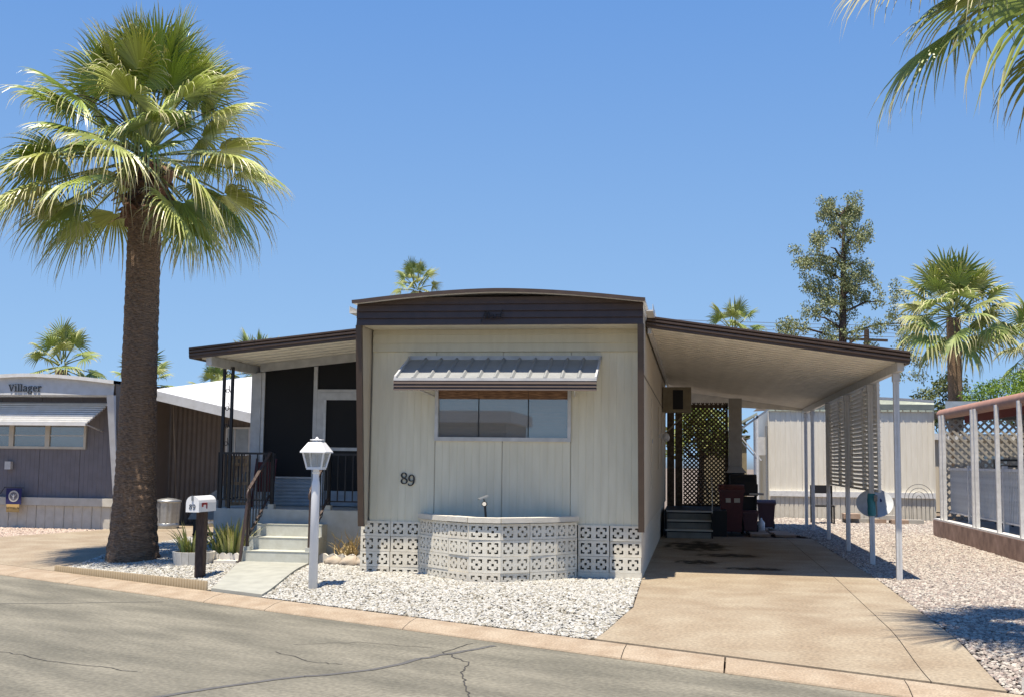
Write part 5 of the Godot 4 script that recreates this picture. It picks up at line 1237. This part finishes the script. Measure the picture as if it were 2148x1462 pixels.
func _ready():
	# camera
	var cam = Camera3D.new(); cam.name = "camera"; add_child(cam)
	cam.transform = Transform3D(Basis(Vector3(0.98822, 0.01254, -0.15253), Vector3(0.00213, 0.99541, 0.09564), Vector3(0.15303, -0.09484, 0.98366)).orthonormalized(), Vector3(2.444, 1.47, 14.481))
	cam.fov = 33.10; cam.near = 0.1; cam.far = 600.0; cam.current = true
	# sky, exposure
	var env = Environment.new()
	var sky = Sky.new(); var sm = ProceduralSkyMaterial.new()
	sm.sky_top_color = Color(0.27, 0.50, 0.81); sm.sky_horizon_color = Color(0.64, 0.79, 0.93); sm.sky_curve = 0.22
	sm.ground_bottom_color = Color(0.36, 0.33, 0.29); sm.ground_horizon_color = Color(0.55, 0.55, 0.55); sm.sun_angle_max = 12.0
	sky.sky_material = sm
	env.background_mode = Environment.BG_SKY; env.sky = sky; env.background_energy_multiplier = 0.66
	env.tonemap_mode = Environment.TONE_MAPPER_LINEAR; env.tonemap_exposure = 1.65
	env.sdfgi_enabled = true; env.ssao_enabled = true; env.ssil_enabled = true
	var we = WorldEnvironment.new(); we.name = "environment"; we.environment = env; add_child(we)
	# sun, high over the street and a little to the left
	var sun = DirectionalLight3D.new(); sun.name = "sun"; add_child(sun)
	sun.basis = Basis.looking_at(Vector3(0.075, -1.0, -0.235).normalized(), Vector3.FORWARD)
	sun.light_energy = 1.55; sun.light_color = Color(1.0, 0.955, 0.88); sun.light_angular_distance = 0.53; sun.shadow_enabled = true
	materials()
	# ground, street, kerb
	struct("ground", MB.new().box(-250, 250, -0.6, -0.19, -250, 320), "yard")
	struct("yard", sheet([[-60, kerb_back(-60)], [60, kerb_back(60)], [60, 120], [-60, 120]], -0.035, 0.0), "yard")
	var st = MB.new(); st.box(-90, 90, -0.20, -0.15, -9.6, 0.0)
	var so = struct("street", st, "asphalt")
	so.position = P(-6.77, 0, 0.26); so.rotation.y = -atan2(0.491, 0.871)
	for q in [[[[-1.46, -7.3], [-0.70, -6.2], [-0.02, -5.55], [0.35, -4.75], [0.72, -4.15]], 0.055, "tar", "crack_seal"], [[[-8.0, -2.55], [-5.1, -2.6], [-3.4, -1.95]], 0.02, "tar", "crack_seal"], [[[0.5, -4.05], [0.35, -4.6], [0.66, -5.05], [0.68, -5.5], [0.8, -5.9], [0.92, -6.4]], 0.011, "crack", "crack"], [[[-3.2, -5.4], [-2.6, -5.7], [-1.7, -6.0]], 0.010, "crack", "crack"], [[[-1.0, -4.9], [-0.55, -5.3], [-0.3, -5.35]], 0.009, "crack", "crack"], [[[0.2, -4.4], [-0.5, -4.25], [-1.0, -4.5]], 0.008, "crack", "crack"]]:
		var pts = []; rng.seed = int(abs(q[0][0][0]) * 100) + 1
		for i in q[0].size() - 1:
			var k = 7
			for j in k: pts.append([lerp(q[0][i][0], q[0][i + 1][0], j / float(k)) + rf(-1, 1) * 0.018, lerp(q[0][i][1], q[0][i + 1][1], j / float(k)) + rf(-1, 1) * 0.03])
		pts.append(q[0][-1])
		var o = MeshInstance3D.new(); o.name = q[3]; o.mesh = ribbon(pts, q[1], -0.1465).mesh(); o.set_surface_override_material(0, M[q[2]])
		so.add_child(o, true); o.transform = so.transform.affine_inverse()
	# kerb in cast lengths
	var kerb = Node3D.new(); kerb.name = "kerb"; add_child(kerb); kerb.set_meta("kind", "structure")
	var js = [-24.0, -20.0, -16.0, -12.0, -9.0, -6.6, -5.35, -2.95, -2.05, -0.3, 1.85, 2.68, 3.95, 6.5, 9.0, 12.0, 16.0, 20.0, 24.0]
	for i in js.size() - 1:
		var a = js[i] + 0.0035; var b = js[i + 1] - (0.012 if i == 10 else 0.0035)
		var mb = MB.new()
		var prof = [[0.0, -0.2], [0.0, -0.146], [0.02, -0.134], [0.5, -0.104], [0.96, -0.098], [0.985, -0.108], [0.985, -0.2]]
		var A = []; var B = []
		for p in prof:
			for q in [[a, A], [b, B]]:
				var u = q[0] + p[0] * 0.02
				q[1].append(P(u + 0.0, p[1], lerp(kerb_front(u) - 0.015, kerb_back(u) + 0.01, p[0])))
		mb.strip(A, B); mb.fan(A[0], A); mb.fan(B[0], B)
		part(kerb, "kerb_segment", mb, "kerb")
	# driveway slabs, front walk, neighbour's drive
	var drive = Node3D.new(); drive.name = "driveway"; add_child(drive); drive.set_meta("kind", "structure")
	part(drive, "slab", sheet([[1.80, 9.45], [4.241, 9.45], [4.241, 1.0], [4.14, kerb_back(4.14) + 0.02], [1.58, kerb_back(1.58) + 0.02], [1.84, -2.36], [1.80, 0.9]], 0.012), "drive")
	part(drive, "slab", sheet([[4.248, 9.45], [4.74, 9.45], [4.76, 1.0], [4.60, kerb_back(4.60) + 0.02], [4.148, kerb_back(4.148) + 0.02], [4.248, 1.0]], 0.012), "drive")
	for q in [[[2.5, 6.6], 0.6, 1.3], [[3.0, 4.6], 0.55, 0.4], [[2.5, 3.2], 0.35, 0.4], [[3.3, 2.3], 0.45, 0.25]]:
		var sq = SurfaceTool.new(); sq.begin(Mesh.PRIMITIVE_TRIANGLES)
		for c in [[-1, -1], [1, -1], [1, 1], [-1, -1], [1, 1], [-1, 1]]:
			sq.set_uv(Vector2(c[0] * 0.5 + 0.5, c[1] * 0.5 + 0.5)); sq.set_normal(Vector3.UP); sq.add_vertex(P(q[0][0] + c[0] * q[1] * 1.3, 0.0155, q[0][1] + c[1] * q[2] * 1.3))
		part(drive, "oil_stain", sq.commit(), "stain")
	struct("front_walk", sheet([[-3.77, 1.22], [-2.79, 1.22], [-2.36, kerb_back(-2.36) + 0.02], [-3.16, kerb_back(-3.16) + 0.02]], 0.035), "walk")
	struct("side_driveway", sheet([[-12.0, kerb_back(-12.0) + 0.02], [-6.16, kerb_back(-6.16) + 0.02], [-6.3, 2.3], [-6.75, 6.2], [-6.9, 9.9], [-9.0, 9.9], [-9.2, 7.2], [-9.9, 4.6], [-12.0, 4.2]], 0.0), "drive")
	# beds of stones
	var wb = [[[-6.12, kerb_back(-6.12) + 0.03], [-3.14, kerb_back(-3.14) + 0.03], [-3.78, 1.2], [-3.85, 1.95], [-4.5, 2.0], [-4.6, 6.0], [-6.7, 6.0], [-6.28, 2.3]], [[-2.38, kerb_back(-2.38) + 0.03], [1.57, kerb_back(1.57) + 0.03], [1.82, -2.36], [1.785, 0.6], [0.95, 0.6], [0.74, 0.13], [0.12, -0.40], [-0.28, -0.40], [-0.84, 0.18], [-1.05, 0.6], [-1.83, 0.6], [-1.83, 2.0], [-2.78, 2.0], [-2.78, 1.2]]]
	for q in wb: struct("gravel_bed", sheet(q, -0.012, 0.0), "gravel_white")
	var whites = [[0.43, 0.42, 0.385], [0.50, 0.49, 0.455], [0.34, 0.325, 0.275], [0.42, 0.415, 0.39], [0.26, 0.235, 0.185], [0.46, 0.45, 0.42]]
	scatter("white_gravel", "white marble gravel in the front beds", "gravel", wb, 2000, 0.0175, whites, "stone_white", 0.0, 501)
	var gb = [[[4.62, kerb_back(4.62) + 0.03], [12.0, kerb_back(12.0) + 0.03], [12.0, -3.0], [7.4, 0.0], [7.42, 11.4], [9.0, 11.5], [9.0, 18.2], [4.0, 18.2], [4.0, 13.5], [4.76, 9.5], [4.78, 1.0]]]
	for q in gb: struct("gravel_bed", sheet(q, -0.010, 0.0), "gravel_gray")
	var grays = [[0.36, 0.31, 0.265], [0.27, 0.23, 0.20], [0.43, 0.39, 0.335], [0.20, 0.175, 0.16], [0.48, 0.445, 0.39], [0.33, 0.265, 0.23]]
	scatter("crushed_gravel", "greyish pink crushed gravel right of the driveway", "gravel", gb, 1700, 0.019, grays, "stone_gray", 0.0, 502)
	var pb = [[[-14.0, 4.3], [-9.9, 4.7], [-9.25, 7.3], [-9.1, 7.8], [-14.0, 7.8]]]
	scatter("pink_gravel", "fine pinkish gravel in front of the lilac home", "gravel", pb, 800, 0.022, [[0.46, 0.37, 0.30], [0.39, 0.30, 0.25], [0.52, 0.43, 0.36]], "stone_gray", -0.03, 503)
	home()
	block_wall()
	porch()
	carport()
	left_home()
	far_home()
	right_porch()
	opposite_home()
	big_palm()
	right_palm()
	trees()
	lamp_post()
	mailbox()
	garden()
	carport_back()
